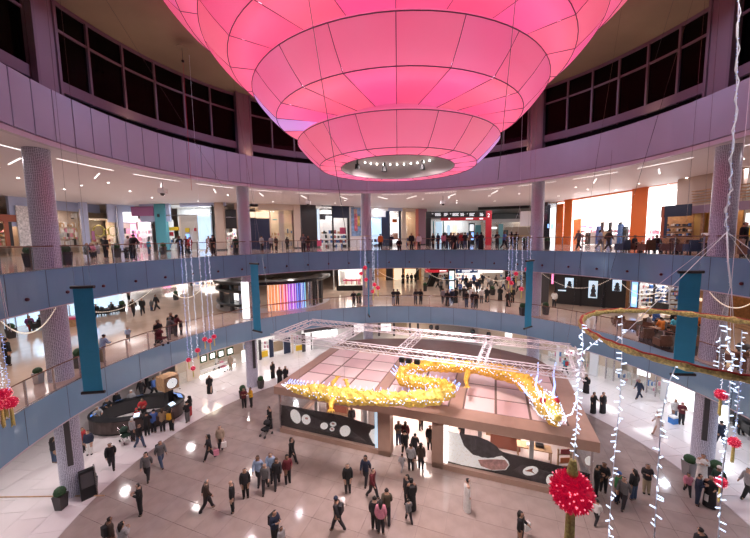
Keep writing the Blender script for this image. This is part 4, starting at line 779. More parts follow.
mat('bronze', (.085, .06, .055), .35, metal=.3)
for i in range(0, 48, 4): eband('front_panel', 3.05, 2.03, 2.92, 1.9, .12, 1.02, 'bronze', i, i+4)
eband('inner_wall', 2.56, 1.56, 2.5, 1.5, .12, 1.02, 'dark')
for i, wid in ((2, .9), (5, .9), (44, .5), (17, .5), (20, .45), (23, .45), (13, .5), (26, .4), (37, .4)):
    x, y = ering(2.75, 1.75)[i % 48]; an = atan2(y/2.1**2, x/3.1**2)
    s_ = MB().box((0, 0, 0), (.4, wid, .04)).build('screen_case', 'black', dk, (x, y, 1.17)); s_.rotation_euler = (0, .45, an); c_ = MB().box((0, 0, .025), (.34, wid-.06, .015)).build('screen', mat('desk_screen', (.1, .2, .5), .3, emit=(.12, .35, 1), es=.7, sample=False) if i not in (44, 37) else 'glow_ice', s_)
cp = thing('pedestal_clock', 'black pillar topped by a wooden box clock inside the information desk', 'clock', (-18.15, 8.45, 0), RD(-28))
MB().box((0, 0, .9), (.62, .42, 1.8)).build('pillar', 'black', cp); bx_ = MB().box((0, 0, 2.33), (1.15, 1.15, 1.1)).build('clock_box', 'tan_wood', cp)
for sx, sy, rz in ((0, -1, 0), (1, 0, pi/2)):
    if sx: continue
for nm, ax in (('clock_face', 0), ('clock_face', 1)):
    m4 = Matrix.Rotation(ax*pi/2, 4, 'Z'); 
    if ax == 0: continue
    fa = MB().lathe([(.001, 0), (.40, 0), (.40, .03), (.001, .03)], 28).build(nm, mat('clock_dial', (.9, .9, .9), .4, emit=(.9, .96, 1), es=.55, sample=False), bx_); fa.data.transform(m4 @ Matrix.Translation((0, -.58, 2.33)) @ Matrix.Rotation(pi/2, 4, 'X'))
    ri = MB().lathe([(.40, 0), (.46, 0), (.46, .05), (.40, .05)], 28).build('clock_rim', 'steel', bx_); ri.data.transform(m4 @ Matrix.Translation((0, -.58, 2.33)) @ Matrix.Rotation(pi/2, 4, 'X'))
    hd_ = MB().box((0, -.625, 2.43), (.03, .01, .24)).box((.1, -.625, 2.33), (.2, .01, .03)).build('clock_hands', 'black', bx_); hd_.data.transform(m4)
# ================================================================== blue banners in front of the columns
def banner(label, x0, y0, x1, y1, wdt=1.12, H=5.2):
    r0, r1 = ray(x0, y0), ray(x1, y1); s0, s1 = r0.z/hypot(r0.x, r0.y), r1.z/hypot(r1.x, r1.y); d = H/(s0-s1); k = d/hypot(r0.x, r0.y)
    zt = CAM.z+s0*d; x, y = CAM.x+r0.x*k, CAM.y+r0.y*k; an = atan2(y, x)
    t = thing('hanging_banner', label, 'banner', (x, y, zt-H), an, 'blue banners hung round the hall')
    mb = MB(); n = 8
    for i in range(n):
        z0, z1 = .1+(H-.2)*i/n, .1+(H-.2)*(i+1)/n; mb.box((0, .012*sin(i*1.3), (z0+z1)/2), (wdt, .012, z1-z0+.002))
    mb.build('cloth', 'blue_banner', t)
    for z in (0.05, H-.05): MB().tube([(-wdt/2-.08, 0, z), (wdt/2+.08, 0, z)], .075, 10).build('bar', 'black', t)
    wi = MB(); [wi.tube([(s*wdt*.4, 0, H), (s*wdt*.3, 0, 26.2-zt+H)], .006, 4, False) for s in (-1, 1)]; wi.build('suspension_wire', 'steel', t)
banner('large blue cloth banner in front of the column beside the info kiosk', 82.5, 286, 91, 394, .84); banner('narrow blue banner edge-on in front of the black round kiosk', 254, 263, 257, 332, .9)
banner('thin blue banner edge-on in front of the far middle column', 368, 262, 369, 316, .9); banner('narrow blue banner beside red pompom lanterns near the orange store', 530, 260, 525, 328, .9); banner('large blue cloth banner behind the gold hoop at the right', 691, 271, 685, 376, .95)
# ================================================================== hanging decorations
mat('pompom', (.62, .01, .06), .5, emit=(.8, .01, .08), es=.22, noise=.4, nscale=30, sample=False); mat('pompom_led', (1, .5, .5), .4, emit=(1, .2, .3), es=1.3, sample=False); mat('tassel', (.92, .70, .24), .45, metal=.1, noise=.4, nscale=40); mat('gold_garland', (.75, .54, .2), .45, metal=.15, noise=.5, nscale=40, bump=1)
mat('wire_white', (.85, .88, .95), .4); mat('warm_bead', (1, .9, .7), .4, emit=(1, .85, .66), es=.95, sample=False); mat('garland_red', (.5, .05, .03), .5)
rg2 = random.Random(21)
def spiky(mb, c, r, n, rr, ln):
    for _ in range(n):
        v = Vector((rr.gauss(0, 1), rr.gauss(0, 1), rr.gauss(0, 1))).normalized(); s = v.orthogonal().normalized()*r*.13; b = v.cross(s).normalized()*r*.13
        p = Vector(c)+v*r*.8; t = Vector(c)+v*r*(1+ln*rr.random()); mb.add([p-s-b, p+s-b, p+b, t], [(0, 1, 3), (1, 2, 3), (2, 0, 3), (0, 2, 1)])
def pompom_parts(t, c, r, lead=True, tl=None):
    c = Vector(c); mb = MB().ball(c, r*.86, 14, 9); mb.build('pompom', 'pompom', t, smooth=True); sp_ = MB(); spiky(sp_, c, r*.92, 170, rg2, .28); tag(sp_.build('pompom_tinsel', 'pompom', t), kind='stuff')
    ld = MB()
    for _ in range(90): v = Vector((rg2.gauss(0, 1), rg2.gauss(0, 1), rg2.gauss(0, 1))).normalized(); ld.ball(c+v*r*rg2.uniform(.95, 1.12), r*.05, 4, 3)
    tag(ld.build('red_lights', 'pompom_led', t), kind='stuff')
    tl = tl or r*3.2; ta = MB()
    ta.tube([c-Vector((0, 0, r*.8)), c-Vector((0, 0, r*1.1))], [r*.22, r*.3], 8)
    for k in range(14): a = 2*pi*k/14; rr = r*.15; ta.tube([c+Vector((rr*cos(a), rr*sin(a), -r*1.0)), c+Vector((rr*1.2*cos(a), rr*1.2*sin(a), -r*1.0-tl*.6)), c+Vector((rr*1.35*cos(a+.2), rr*1.35*sin(a+.2), -r*1.0-tl*rg2.uniform(.85, 1.05)))], r*.07, 4)
    ta.build('tassel', 'tassel', t)
def led_line(t, pts, gap, pin, m_='led_white', wire=.006, nm='light_string'):
    MB().tube(pts, wire, 4, False).build('wire', 'wire_white', t); mb = MB(); pts = [Vector(p) for p in pts]
    for i in range(len(pts)-1):
        d = pts[i+1]-pts[i]; n = max(1, int(d.length/gap))
        for k in range(n):
            p = pts[i]+d*(k+rg2.random()*.6)/n; v = Vector((rg2.gauss(0, 1), rg2.gauss(0, 1), rg2.gauss(0, .35))).normalized()*pin
            mb.tube([p, p+v], pin*.13, 4)
    tag(mb.build(nm, m_, t), kind='stuff')
def hoop(t, c, R, n=48, r=.04, tilt=(0, 0), m_='gold_garland', nm='hoop'):
    mb = MB(); P = []
    for i in range(n+1):
        a = 2*pi*i/n; P.append((c[0]+R*cos(a), c[1]+R*sin(a), c[2]+tilt[0]*R*cos(a)+tilt[1]*R*sin(a)))
    mb.tube(P, [r*(1+.25*sin(i*2.3)+.15*sin(i*5.1)) for i in range(n+1)], 8, False); mb.build(nm, m_, t); return P
def far_cluster(label, items, depth, ring_y, R, r=.23, group='red pompom clusters under light hoops'):
    xs = [i[0] for i in items]; c = Wd(sum(xs)/len(xs), ring_y, depth); t = thing('lantern_cluster', label, 'decoration', tuple(c), 0, group)
    if R > .85: hoop(t, (0, 0, 0), R, 28, .02, m_='gold_garland')
    for k, (x, y) in enumerate(items):
        p = Wd(x, y, depth+(k % 3-1)*.5*R)-c; led_line(t, [(p.x, p.y, 0), (p.x, p.y, p.z+r)], .07 if depth > 15 else .05, .07 if depth > 15 else .05, 'led_blue' if k % 3 == 1 else 'led_white'); pompom_parts(t, p, r)
    for a in (0, 2.1, 4.2): MB().tube([(R*cos(a), R*sin(a), 0), (0, 0, 2.2)], .008, 4, False).build('cord', 'wire_white', t)
    MB().tube([(0, 0, 2.2), (0, 0, 26.6-c.z)], .008, 4, False).build('cord', 'wire_white', t)
far_cluster('six red pompoms on blue light strings hanging left of the round kiosk', [(204.7, 339.3), (210, 340.7), (214, 336.7), (197.7, 350.3), (188.6, 360), (193, 368.4)], 23.5, 240, .8, .165)
far_cluster('six red pompoms on light strings in front of the far middle column', [(365, 267.7), (361, 273.5), (366, 279.6), (374.4, 284.6), (378, 287.8), (373, 291.4)], 28.5, 236, .9, .18)
far_cluster('six red pompoms on light strings beside the narrow banner near the orange store', [(508.6, 278.8), (511.6, 283), (516, 273.7), (521.5, 289), (527, 269.3), (529.3, 295.6)], 26, 236, .9, .175)
far_cluster('red pompoms with gold tassels and bright light strings at the left edge', [(4, 394), (10.5, 402.5), (1, 404)], 10.5, 332, .2, .19)
far_cluster('three small red pompoms with gold tassels hanging before the right column', [(721, 394.5), (734, 442), (721, 482)], 10.5, 350, .3, .165)
# near gold hoop with its light strings and the big red pompom
HC = Vector((2.488, -13.404, 12.544)); hp = thing('gold_hoop', 'large gold tinsel hoop with white light strings hanging at the right', 'decoration', tuple(HC))
hoop(hp, (0, 0, 0), 1.2, 96, .034, (-.003, .026))
hoop(hp, (0, 0, .022), 1.205, 96, .018, (-.003, .026), 'garland_red', 'red_tinsel_band')
ap = Wd(727, 232, 3.9)-HC
for a in (3.3, 5.2, 1.6, .1): MB().tube([(1.2*cos(a), 1.2*sin(a), .02), tuple(ap)], .0035, 5, False).build('cord', 'wire_white', hp)
sc_ = [Wd(727, 232, 3.9)-HC, Wd(726, 212, 3.9)-HC, Wd(730.5, 190, 3.92)-HC, Wd(731, 160, 3.95)-HC, Wd(736, 110, 4.0)-HC, Wd(737, 60, 4.05)-HC, Wd(738.5, 0, 4.1)-HC, Wd(739, -60, 4.2)-HC]
led_line(hp, sc_, .03, .016, 'led_blue', .006, 'cord_lights'); MB().tube([p+Vector((.03*sin(i*2), 0, 0)) for i, p in enumerate(smooth_path([tuple(q) for q in sc_], 5)) for p in [Vector(p)]], .007, 5, False).build('cord', 'wire_white', hp)
led_line(hp, [Wd(731, 288, 3.5)-HC, Wd(728, 262, 3.6)-HC, tuple(ap)], .06, .02, 'wire_white', .008, 'cord_wrap')
def hstring(pts, d, gap=.085, pin=.05):
    q = Wd(*pts[1], d-.12); l = bpy.data.lights.new('string_glow', 'POINT'); l.energy = .5; l.color = (.8, .88, 1); l.shadow_soft_size = .06; o = bpy.data.objects.new('string_glow', l); COL.objects.link(o); o.location = q
    led_line(hp, [Wd(x, y, d)-HC for x, y in pts], gap, pin, 'led_white', .0045)
for q in ((735, 120, 3.75), (724, 215, 3.7), (722, 290, 3.3)):
    l = bpy.data.lights.new('string_glow', 'POINT'); l.energy = .6; l.color = (.8, .88, 1); l.shadow_soft_size = .06; o = bpy.data.objects.new('string_glow', l); COL.objects.link(o); o.location = Wd(*q)
hstring([(582, 324), (583, 345), (578, 380), (577, 420), (574, 455)], 3.45, .028, .045); hstring([(600, 338), (592, 345), (583, 352)], 3.3, .03, .04); hstring([(622, 316), (622, 350), (620, 400), (614, 460), (608, 540)], 4.2, .07, .06)
hstring([(676, 366), (668, 385), (661, 420), (658, 470), (654, 540)], 2.9, .06, .05); hstring([(727, 325), (728, 345), (733, 360), (728, 380)], 3.1, .03, .05); hstring([(730, 372), (729, 420), (723, 470), (718, 540)], 3.0, .06, .045); hstring([(742, 330), (741, 360), (738, 400), (736, 430)], 3.3, .05, .04); hstring([(721, 330), (719, 360), (718, 378)], 4.2, .06, .05)
bp_ = thing('big_red_pompom', 'big sparkling red pompom lantern with a gold tassel in front of the pavilion', 'decoration', tuple(Wd(571.5, 491, 3.35)))
pompom_parts(bp_, (0, 0, 0), .19, tl=.6); MB().lathe([(.001, .34), (.03, .34), (.055, .2), (.045, .17), (.001, .16)], 10).build('gold_cap', 'tassel', bp_); MB().tube([(0, 0, .33), (.02, 0, .5)], .006, 5).build('wire', 'wire_white', bp_)
sk = MB(); spiky(sk, (0, 0, 0), .185, 700, rg2, .22); tag(sk.build('pompom_tinsel', 'pompom', bp_), kind='stuff')
# light garlands swagged under the upper gallery edge
def swag(label, x0, y0, xm, ym, x1, y1, R=17.3):
    a, b = W(x0, y0, 10.42), W(x1, y1, 10.42)
    aa, ab = math.degrees(atan2(a.x, a.y)), math.degrees(atan2(b.x, b.y)); s = on_line(xm, ym, (a.x, a.y), (b.x, b.y)); sag = max(.25, 10.42-s.z)
    t = thing('light_garland', label, 'garland', tuple(pp(R, (aa+ab)/2, 10.42)), 0, 'light garlands under the upper gallery'); c = Vector(t.location); mb = MB(); wi = []
    n = 46
    for k in range(n+1):
        f_ = k/n; p = pp(R, aa+(ab-aa)*f_, 10.42-sag*(1-(2*f_-1)**2))-c; wi.append(p); mb.ball(p, .026, 6, 4)
    MB().tube(wi, .006, 4, False).build('wire', 'wire_white', t); tag(mb.build('bulbs', 'warm_bead', t), kind='stuff')
swag('light garland sagging left of the mosaic column at the left edge', -5, 322, 22, 335, 58, 308); swag('light garland between the left column and the left end of the kiosk', 66, 305, 105, 313, 152, 289); swag('light garland above the shops left of the black kiosk', 168, 287, 190, 299, 216, 282)
swag('light garland right of the far middle column', 376, 269, 398, 279, 419, 268.5); swag('light garland in front of the escalator and screen totem', 423, 268.5, 446, 279.5, 471, 269); swag('light garland left of the pompoms near the orange store', 479, 269, 498, 280, 522, 271)
swag('light garland in front of the three narrow bright windows', 543, 273, 577, 288, 613, 279); swag('light garland in front of the product shelves', 621, 280, 640, 294, 672, 286); swag('light garland right of the right mosaic column', 726, 292, 738, 306, 765, 300)
# dark ball lamps on the upper fascia (parts of the gallery), dome cameras, loose cables
bl = MB().ball((0, 0, 0), .09, 8, 6).mesh('fascia_lamp', mat('fascia_lamp', (.10, .02, .03), .3), True)
for a in range(-97, 100, 7): link('fascia_lamp', bl, gal2, pp(17.38, a, 11.1))
for x, y, d_, lb in ((162, 185, 31, 'left of the second column'), (308, 199, 36, 'left of the far middle column'), (443, 199, 36, 'over the sign gantry')):
    p = W(x, y-3, 18.3); t = thing('ceiling_projector', 'small white projector hung from the gallery ceiling '+lb, 'projector', (p.x, p.y, 17.6)); MB().box((0, 0, 0), (.5, .5, .35)).build('body', 'white', t); MB().tube([(0, 0, .15), (0, 0, .72)], .04, 6).build('stem', 'steel', t); MB().ball((0, -.05, -.22), .16, 10, 6).build('lens_dome', 'charcoal', t)
for i, (p, q, lb) in enumerate(((Wd(308, -5, 5.5), Wd(347, 240, 6.5), 'slanting across the left of the pink lantern'), (Wd(103, -5, 12), Wd(225, 190, 24), 'slanting across the left windows'), (Wd(516, -5, 6), Wd(498, 180, 6.5), 'hanging at the right of the pink lantern'), (Wd(675, -5, 14), Wd(655, 60, 18), 'in front of the right dome edge'), (Wd(612, 150, 20), Wd(600, 330, 24), 'hanging before the orange store'))):
    tag(MB().tube([Vector((0, 0, 0)), q-p], .006, 5).build('steel_cable', 'charcoal', None, p), 'thin dark cable '+lb, 'cable')
an_ = thing('cable_anchor', 'small dark cable anchor with weight under the brown dome at the left', 'anchor', tuple(W(182, 48, 26.05))); MB().lathe([(.001, 0), (.35, 0), (.35, .04), (.001, .04)], 14).build('plate', 'dome_brown', an_); MB().tube([(0, 0, 0), (0, 0, -.8)], .015, 5).build('cable', 'charcoal', an_); MB().ball((0, 0, -.8), .09, 8, 6).build('weight', 'black', an_); MB().tube([(0, 0, -.8), (0, 0, -9)], .01, 5).build('cable', 'red', an_)
# ================================================================== planters, benches, seats, bins, kiosk
def planter0(m_, hb):
    t = thing('planter', 'x', 'planter', (0, 0, -50)); MB().box((0, 0, .48), (.46, .46, .96), 0, 1.3).build('pot', m_, t); mb = MB().ball((0, 0, .96+.2*hb), .33, 14, 9, (1, 1, hb))
    for i in range(len(mb.v)): v = mb.v[i]; k = 1+rg2.uniform(-.05, .06); mb.v[i] = (v[0]*k, v[1]*k, v[2])
    mb.build('bush', 'green', t); return t
pl_dark, pl_steel = planter0('pot', 1.0), planter0('pot_steel', .9)
first = {'d': True, 's': True}
def planter(x, y, zf, label, k='d', sc=.78):
    src = pl_dark if k == 'd' else pl_steel; p = W(x, y, zf)
    if first[k]: first[k] = False; o = src; o.location = p; o.scale = (sc,)*3; tag(o, label, 'planter', 'clipped bushes in planters')
    else: o = dup(src, p, rg2.uniform(-.4, .4), label, 'clipped bushes in planters', sc)
    return o
planter(61.5, 508, 0, 'black planter with a round bush at the front foot of the left column'); planter(92, 492, 0, 'round bush planter half hidden behind the slanted info kiosk')
planter(243, 398, 0, 'bush planter at the left foot of the column beyond the clock'); planter(261, 388, 0, 'bush planter at the right foot of the column beyond the clock')
planter(688.5, 475, 0, 'steel planter with a bush left of the right column foot', 's', .85); planter(715, 482, 0, 'bush planter right of the right column foot, behind the crowd', 'd', .85)
planter(39, 383, G1, 'steel planter with a round bush at the lower rail left of the column', 's', .58); planter(80, 367.5, G1, 'dark planter right of the left column on the lower gallery'); planter(11.5, 338, G1, 'dark planter before the ice blue glass wall')
planter(176, 300, G1, 'dark planter at the far back of the lower gallery near the pink shop'); planter(522.5, 315.5, G1, 'dark planter left of the column near the orange store, lower gallery'); planter(545.5, 314.5, G1, 'dark planter right of the column near the orange store, lower gallery')
planter(359, 303, G1, 'dark planter left of the far middle column on the lower gallery'); planter(492.5, 295, G1, 'dark planter in the crowd on the lower concourse'); planter(425, 291, G1, 'dark planter beside the foot of the escalator'); planter(122.5, 311.5, G1, 'dark planter at the end of the black benches')
for x, y, lb in ((31, 267, 'left of the left column'), (66.5, 265, 'right of the left column'), (117, 257.5, 'before the pier next to the wreath shop'), (163.5, 254.5, 'before the teal pier'), (236, 252.3, 'left of the second column'), (547, 249.2, 'right of the column by the orange store'), (524.5, 248.8, 'left of the column by the orange store')): planter(x, y, G2, 'dark planter with bush on the upper gallery '+lb)
ik = thing('info_kiosk', 'black slanted information stand with grey edge beside the left column', 'kiosk', tuple(W(89, 496, 0)), RD(48)); ik.scale = (.72, .8, .8)
MB().hexa([(-.45, -.3, 0), (.45, -.3, 0), (.45, .35, 0), (-.45, .35, 0)], [(-.45, .15, 1.75), (.45, .15, 1.75), (.45, .45, 1.75), (-.45, .45, 1.75)]).build('body', 'black', ik); MB().hexa([(.42, -.34, 0), (.5, -.34, 0), (.5, .37, 0), (.42, .37, 0)], [(.42, .1, 1.85), (.5, .1, 1.85), (.5, .47, 1.85), (.42, .47, 1.85)]).build('side_edge', 'steel', ik); MB().hexa([(-.36, -.18, .75), (.36, -.18, .75), (.36, -.12, .75), (-.36, -.12, .75)], [(-.36, .11, 1.6), (.36, .11, 1.6), (.36, .17, 1.6), (-.36, .17, 1.6)]).build('screen', 'charcoal', ik)
tag(MB().box((0, 0, .02), (8.5, .05, .04)).build('floor_strip', 'tan_wood', None, W(26, 497, 0)), 'thin brown metal strip across the white floor at the lower left', 'strip')
def armchair0(m_):
    t = thing('armchair', 'x', 'armchair', (0, 0, -60)); MB().box((0, 0, .3), (.62, .6, .2)).build('seat', m_, t); MB().box((0, .28, .58), (.66, .12, .6), 0, .94).build('backrest', m_, t)
    for s in (-1, 1): MB().box((s*.33, 0, .42), (.1, .6, .44)).build('armrest', m_, t)
    for sx in (-1, 1):
        for sy in (-1, 1): MB().box((sx*.26, sy*.24, .1), (.05, .05, .2)).build('leg', 'dark', t)
    return t
mat('leather', (.17, .085, .05), .45, noise=.15, nscale=8); mat('seat_blue', (.05, .08, .14), .5); mat('bench_black', (.02, .02, .022), .4)
ac = {'leather': armchair0('leather'), 'seat_blue': armchair0('seat_blue'), 'bench_black': armchair0('bench_black')}; acf = {}
def armchair(x, y, zf, rz, label, group, k='leather'):
    p = W(x, y, zf)
    if k not in acf: acf[k] = 1; o = ac[k]; o.location = p; o.rotation_euler = (0, 0, RD(rz)); tag(o, label, 'armchair', group)
    else: dup(ac[k], p, RD(rz), label, group)
for k, (x, y, rz) in enumerate(((622, 252.6, 200), (632, 252.4, 30), (646, 253.4, 190), (655, 253, 10), (668, 253.8, 200), (680, 254.2, 20), (690, 254.6, 180), (694, 253.6, 30), (750, 258, 190), (760, 258.5, 20))):
    armchair(x, y, G2, rz, 'cafe armchair behind the upper rail, '+('first', 'second', 'third', 'fourth', 'fifth', 'sixth', 'seventh', 'eighth', 'ninth', 'tenth')[k]+' from the orange store', 'upper cafe armchairs', 'leather' if k % 3 else 'seat_blue')
for k, (x, y, rz, lb) in enumerate(((645, 340, 170, 'nearest the rail, left end'), (662, 348, 175, 'nearest the rail, second from the left'), (618, 326, 160, 'farthest to the left before the screen'), (628, 331, 165, 'second from the left end near the screen'), (650, 330, 20, 'left of the man in orange'), (676, 334, 190, 'between the man in orange and the banner'), (688, 348, 185, 'behind the blue banner'), (735, 366, 180, 'right of the column'), (748, 372, 170, 'at the right picture edge'))):
    armchair(x, y, G1, rz, 'brown lower cafe armchair '+lb, 'lower cafe armchairs')
for k, (x, y, rz, lb) in enumerate(((36, 330, 150, 'under the woman at the left'), (45, 329, 160, 'beside the left column'), (97, 316, 150, 'under the man in black right of the banner'), (106, 315, 150, 'second right of the banner'), (114, 313.5, 150, 'nearest the planter at the far left benches'))):
    armchair(x, y, G1, rz, 'low black lounge seat '+lb, 'black lounge seats', 'bench_black')
bn = thing('cardboard_stand', 'tan box stand with a pink top behind the left column on the lower gallery', 'stand', tuple(W(72, 326, G1)), .3); MB().box((0, 0, .3), (.8, .7, .6)).build('box', 'tan_wood', bn); MB().box((0, 0, .7), (1.2, .7, .18)).build('pink_top', 'pink_card', bn)
bc = thing('blue_bin', 'blue and white box bin between the thobe man and the pink scarf woman', 'bin', tuple(W(673, 423, 0)), .2); bc.scale = (.62,)*3; MB().box((0, 0, .35), (.75, .6, .7)).build('bin_body', mat('bin_blue', (.05, .25, .7), .4), bc); MB().box((0, 0, .78), (.78, .63, .18)).build('bin_lid', 'white', bc)
eb = thing('bench', 'black bench against the ground floor wall at the right edge', 'bench', tuple(W(742, 432, 0)), RD(70)); MB().box((0, 0, .42), (2.4, .6, .12)).build('seat', 'black', eb); MB().box((0, .3, .75), (2.4, .1, .6)).build('backrest', 'black', eb); [MB().box((s, 0, .18), (.08, .5, .36)).build('leg', 'steel', eb) for s in (-1, 1)]
cr = MB(); cr.prism([(p.x, p.y) for p in [W(x, y, G1) for x, y in ((640, 342), (668, 352), (697, 356), (702, 330), (690, 318), (650, 318), (632, 324))]][::-1], G1, G1+.015); tag(cr.build('carpet', mat('dark_carpet', (.045, .028, .022), .9, noise=.3, nscale=12)), 'dark brown carpet under the lower gallery cafe seats', 'carpet')
for k, (x, y, zf, lb) in enumerate(((654, 338, G1, 'lower cafe table between the armchairs near the rail'), (668, 331, G1, 'lower cafe table behind the man in orange'), (683, 340, G1, 'lower cafe table beside the blue banner'), (641, 253.2, G2, 'upper cafe table nearest the orange store'), (674, 254, G2, 'upper cafe table before the kiosk shelves'), (706, 255, G2, 'upper cafe table left of the right column'))):
    t = thing('cafe_table', 'round dark '+lb, 'table', tuple(W(x, y, zf+(.015 if zf == G1 else 0))), 0, 'round cafe tables'); MB().lathe([(.001, .72), (.36, .72), (.36, .75), (.001, .75)], 18).build('table_top', 'wood', t); MB().tube([(0, 0, .04), (0, 0, .72)], .035, 8).build('stem', 'dark', t); MB().lathe([(.001, 0), (.22, 0), (.2, .04), (.001, .05)], 14).build('base', 'dark', t); MB().lathe([(.03, .75), (.045, .84)], 8, c=(.1, .05, 0)).build('cup', 'white', t)
# ================================================================== people
def skel(pose):
    """joints of a 1.72 m figure facing -Y, feet on z = 0; returns (positions, radii, edges, regions)"""
    J, Rr, E, T = [], [], [], []
    def add(p, r, par, tag_):
        k = {'hand': 1.15, 'head': 1.2, 'neck': 1.2, 'foot': 1.3}.get(tag_, 1.34); r = r if isinstance(r, tuple) else (r, r); J.append(Vector(p)); Rr.append((r[0]*k, r[1]*k)); T.append(tag_)
        if par is not None: E.append((par, len(J)-1))
        return len(J)-1
    sit = pose == 'sit'; dz = -.47 if sit else 0; lean = {'lean': .16, 'sit': .05, 'walk': .04, 'walkb': .03}.get(pose, 0.)
    pel = add((0, 0, .93+dz), (.145, .11), None, 'hip'); wa = add((0, -lean*.3, 1.08+dz), (.13, .1), pel, 'torso'); ch = add((0, -lean*.7, 1.27+dz), (.155, .11), wa, 'torso'); uc = add((0, -lean, 1.38+dz), (.12, .09), ch, 'torso')
    nk = add((0, -lean-.01, 1.47+dz), .05, uc, 'neck'); h0 = add((0, -lean-.03, 1.54+dz), .07, nk, 'head'); h1 = add((0, -lean-.03, 1.62+dz), .092, h0, 'head'); h2 = add((0, -lean-.02, 1.69+dz), .06, h1, 'head')
    for s in (-1, 1):
        sh = add((s*.165, -lean*.95, 1.385+dz), .06, uc, 'torso')
        if pose == 'phone': el, wr = (s*.23, -.02, 1.13), (s*.10, -.24, 1.22)
        elif pose == 'lean': el, wr = (s*.26, -.2, 1.17), (s*.16, -.42, 1.14)
        elif pose == 'sit': el, wr = (s*.24, -.08, 1.14+dz), (s*.12, -.3, 1.08+dz)
        elif pose == 'walk': el, wr = (s*.225, .10*s, 1.12), (s*.21, -.05+.20*s, .90)
        elif pose == 'walkb': el, wr = (s*.225, -.10*s, 1.12), (s*.21, -.06-.20*s, .90)
        elif pose == 'carry': el, wr = ((s*.23, .03, 1.12), (s*.2, -.02, .88)) if s < 0 else ((s*.24, -.03, 1.13), (s*.16, -.26, 1.1))
        else: el, wr = (s*.225, .02, 1.12), (s*.215, -.05, .87)
        el, wr = Vector(el), Vector(wr); a = add(el, .043, sh, 'arm'); b = add(wr, .029, a, 'arm'); d = (wr-el).normalized()
        pa = add(wr+d*.07, (.036, .022), b, 'hand'); fx = d.orthogonal(); fx = Vector((0, -1, 0)) if abs(d.z) > .7 else Vector((0, 0, 1)); fx = (fx-d*fx.dot(d)).normalized(); cu = d.cross(fx)*s
        for q in range(4):
            kn = wr+d*.105+fx*(.024-.016*q); k1 = add(kn, .009, pa, 'hand'); add(kn+d*(.034, .04, .036, .026)[q]+cu*.012, .0075, k1, 'hand')
        t1 = add(wr+d*.05+fx*.04, .010, b, 'hand'); add(wr+d*.085+fx*.052+cu*.01, .008, t1, 'hand')
        hp_ = add((s*.085, 0, .87+dz), .09, pel, 'leg')
        if sit: kn, ak, ty = (s*.11, -.42, .48), (s*.11, -.44, .08), -.44
        elif pose in ('walk', 'walkb'):
            f_ = s if pose == 'walk' else -s
            if f_ > 0: kn, ak = (s*.09, -.16, .49), (s*.085, -.27, .09)
            else: kn, ak = (s*.09, .06, .48), (s*.085, .33, .15)
            ty = ak[1]
        else: kn, ak, ty = (s*.095, -.01, .48), (s*.10, .02, .08), .02
        k_ = add(kn, .062, hp_, 'leg'); a_ = add(ak, .042, k_, 'leg'); add((ak[0]+s*.012, ty-.11, max(.04, ak[2]-.045)), (.04, .03), a_, 'foot')
        add((ak[0], ty+.035, max(.045, ak[2]-.04)), .03, a_, 'foot')
    add((0, J[h1].y-.098, 1.605+dz), .013, h1, 'head')                     # nose
    for s in (-1, 1): add((s*.088, J[h1].y+.012, 1.61+dz), .014, h1, 'head')  # ears
    return J, Rr, E, T
BODY = {}
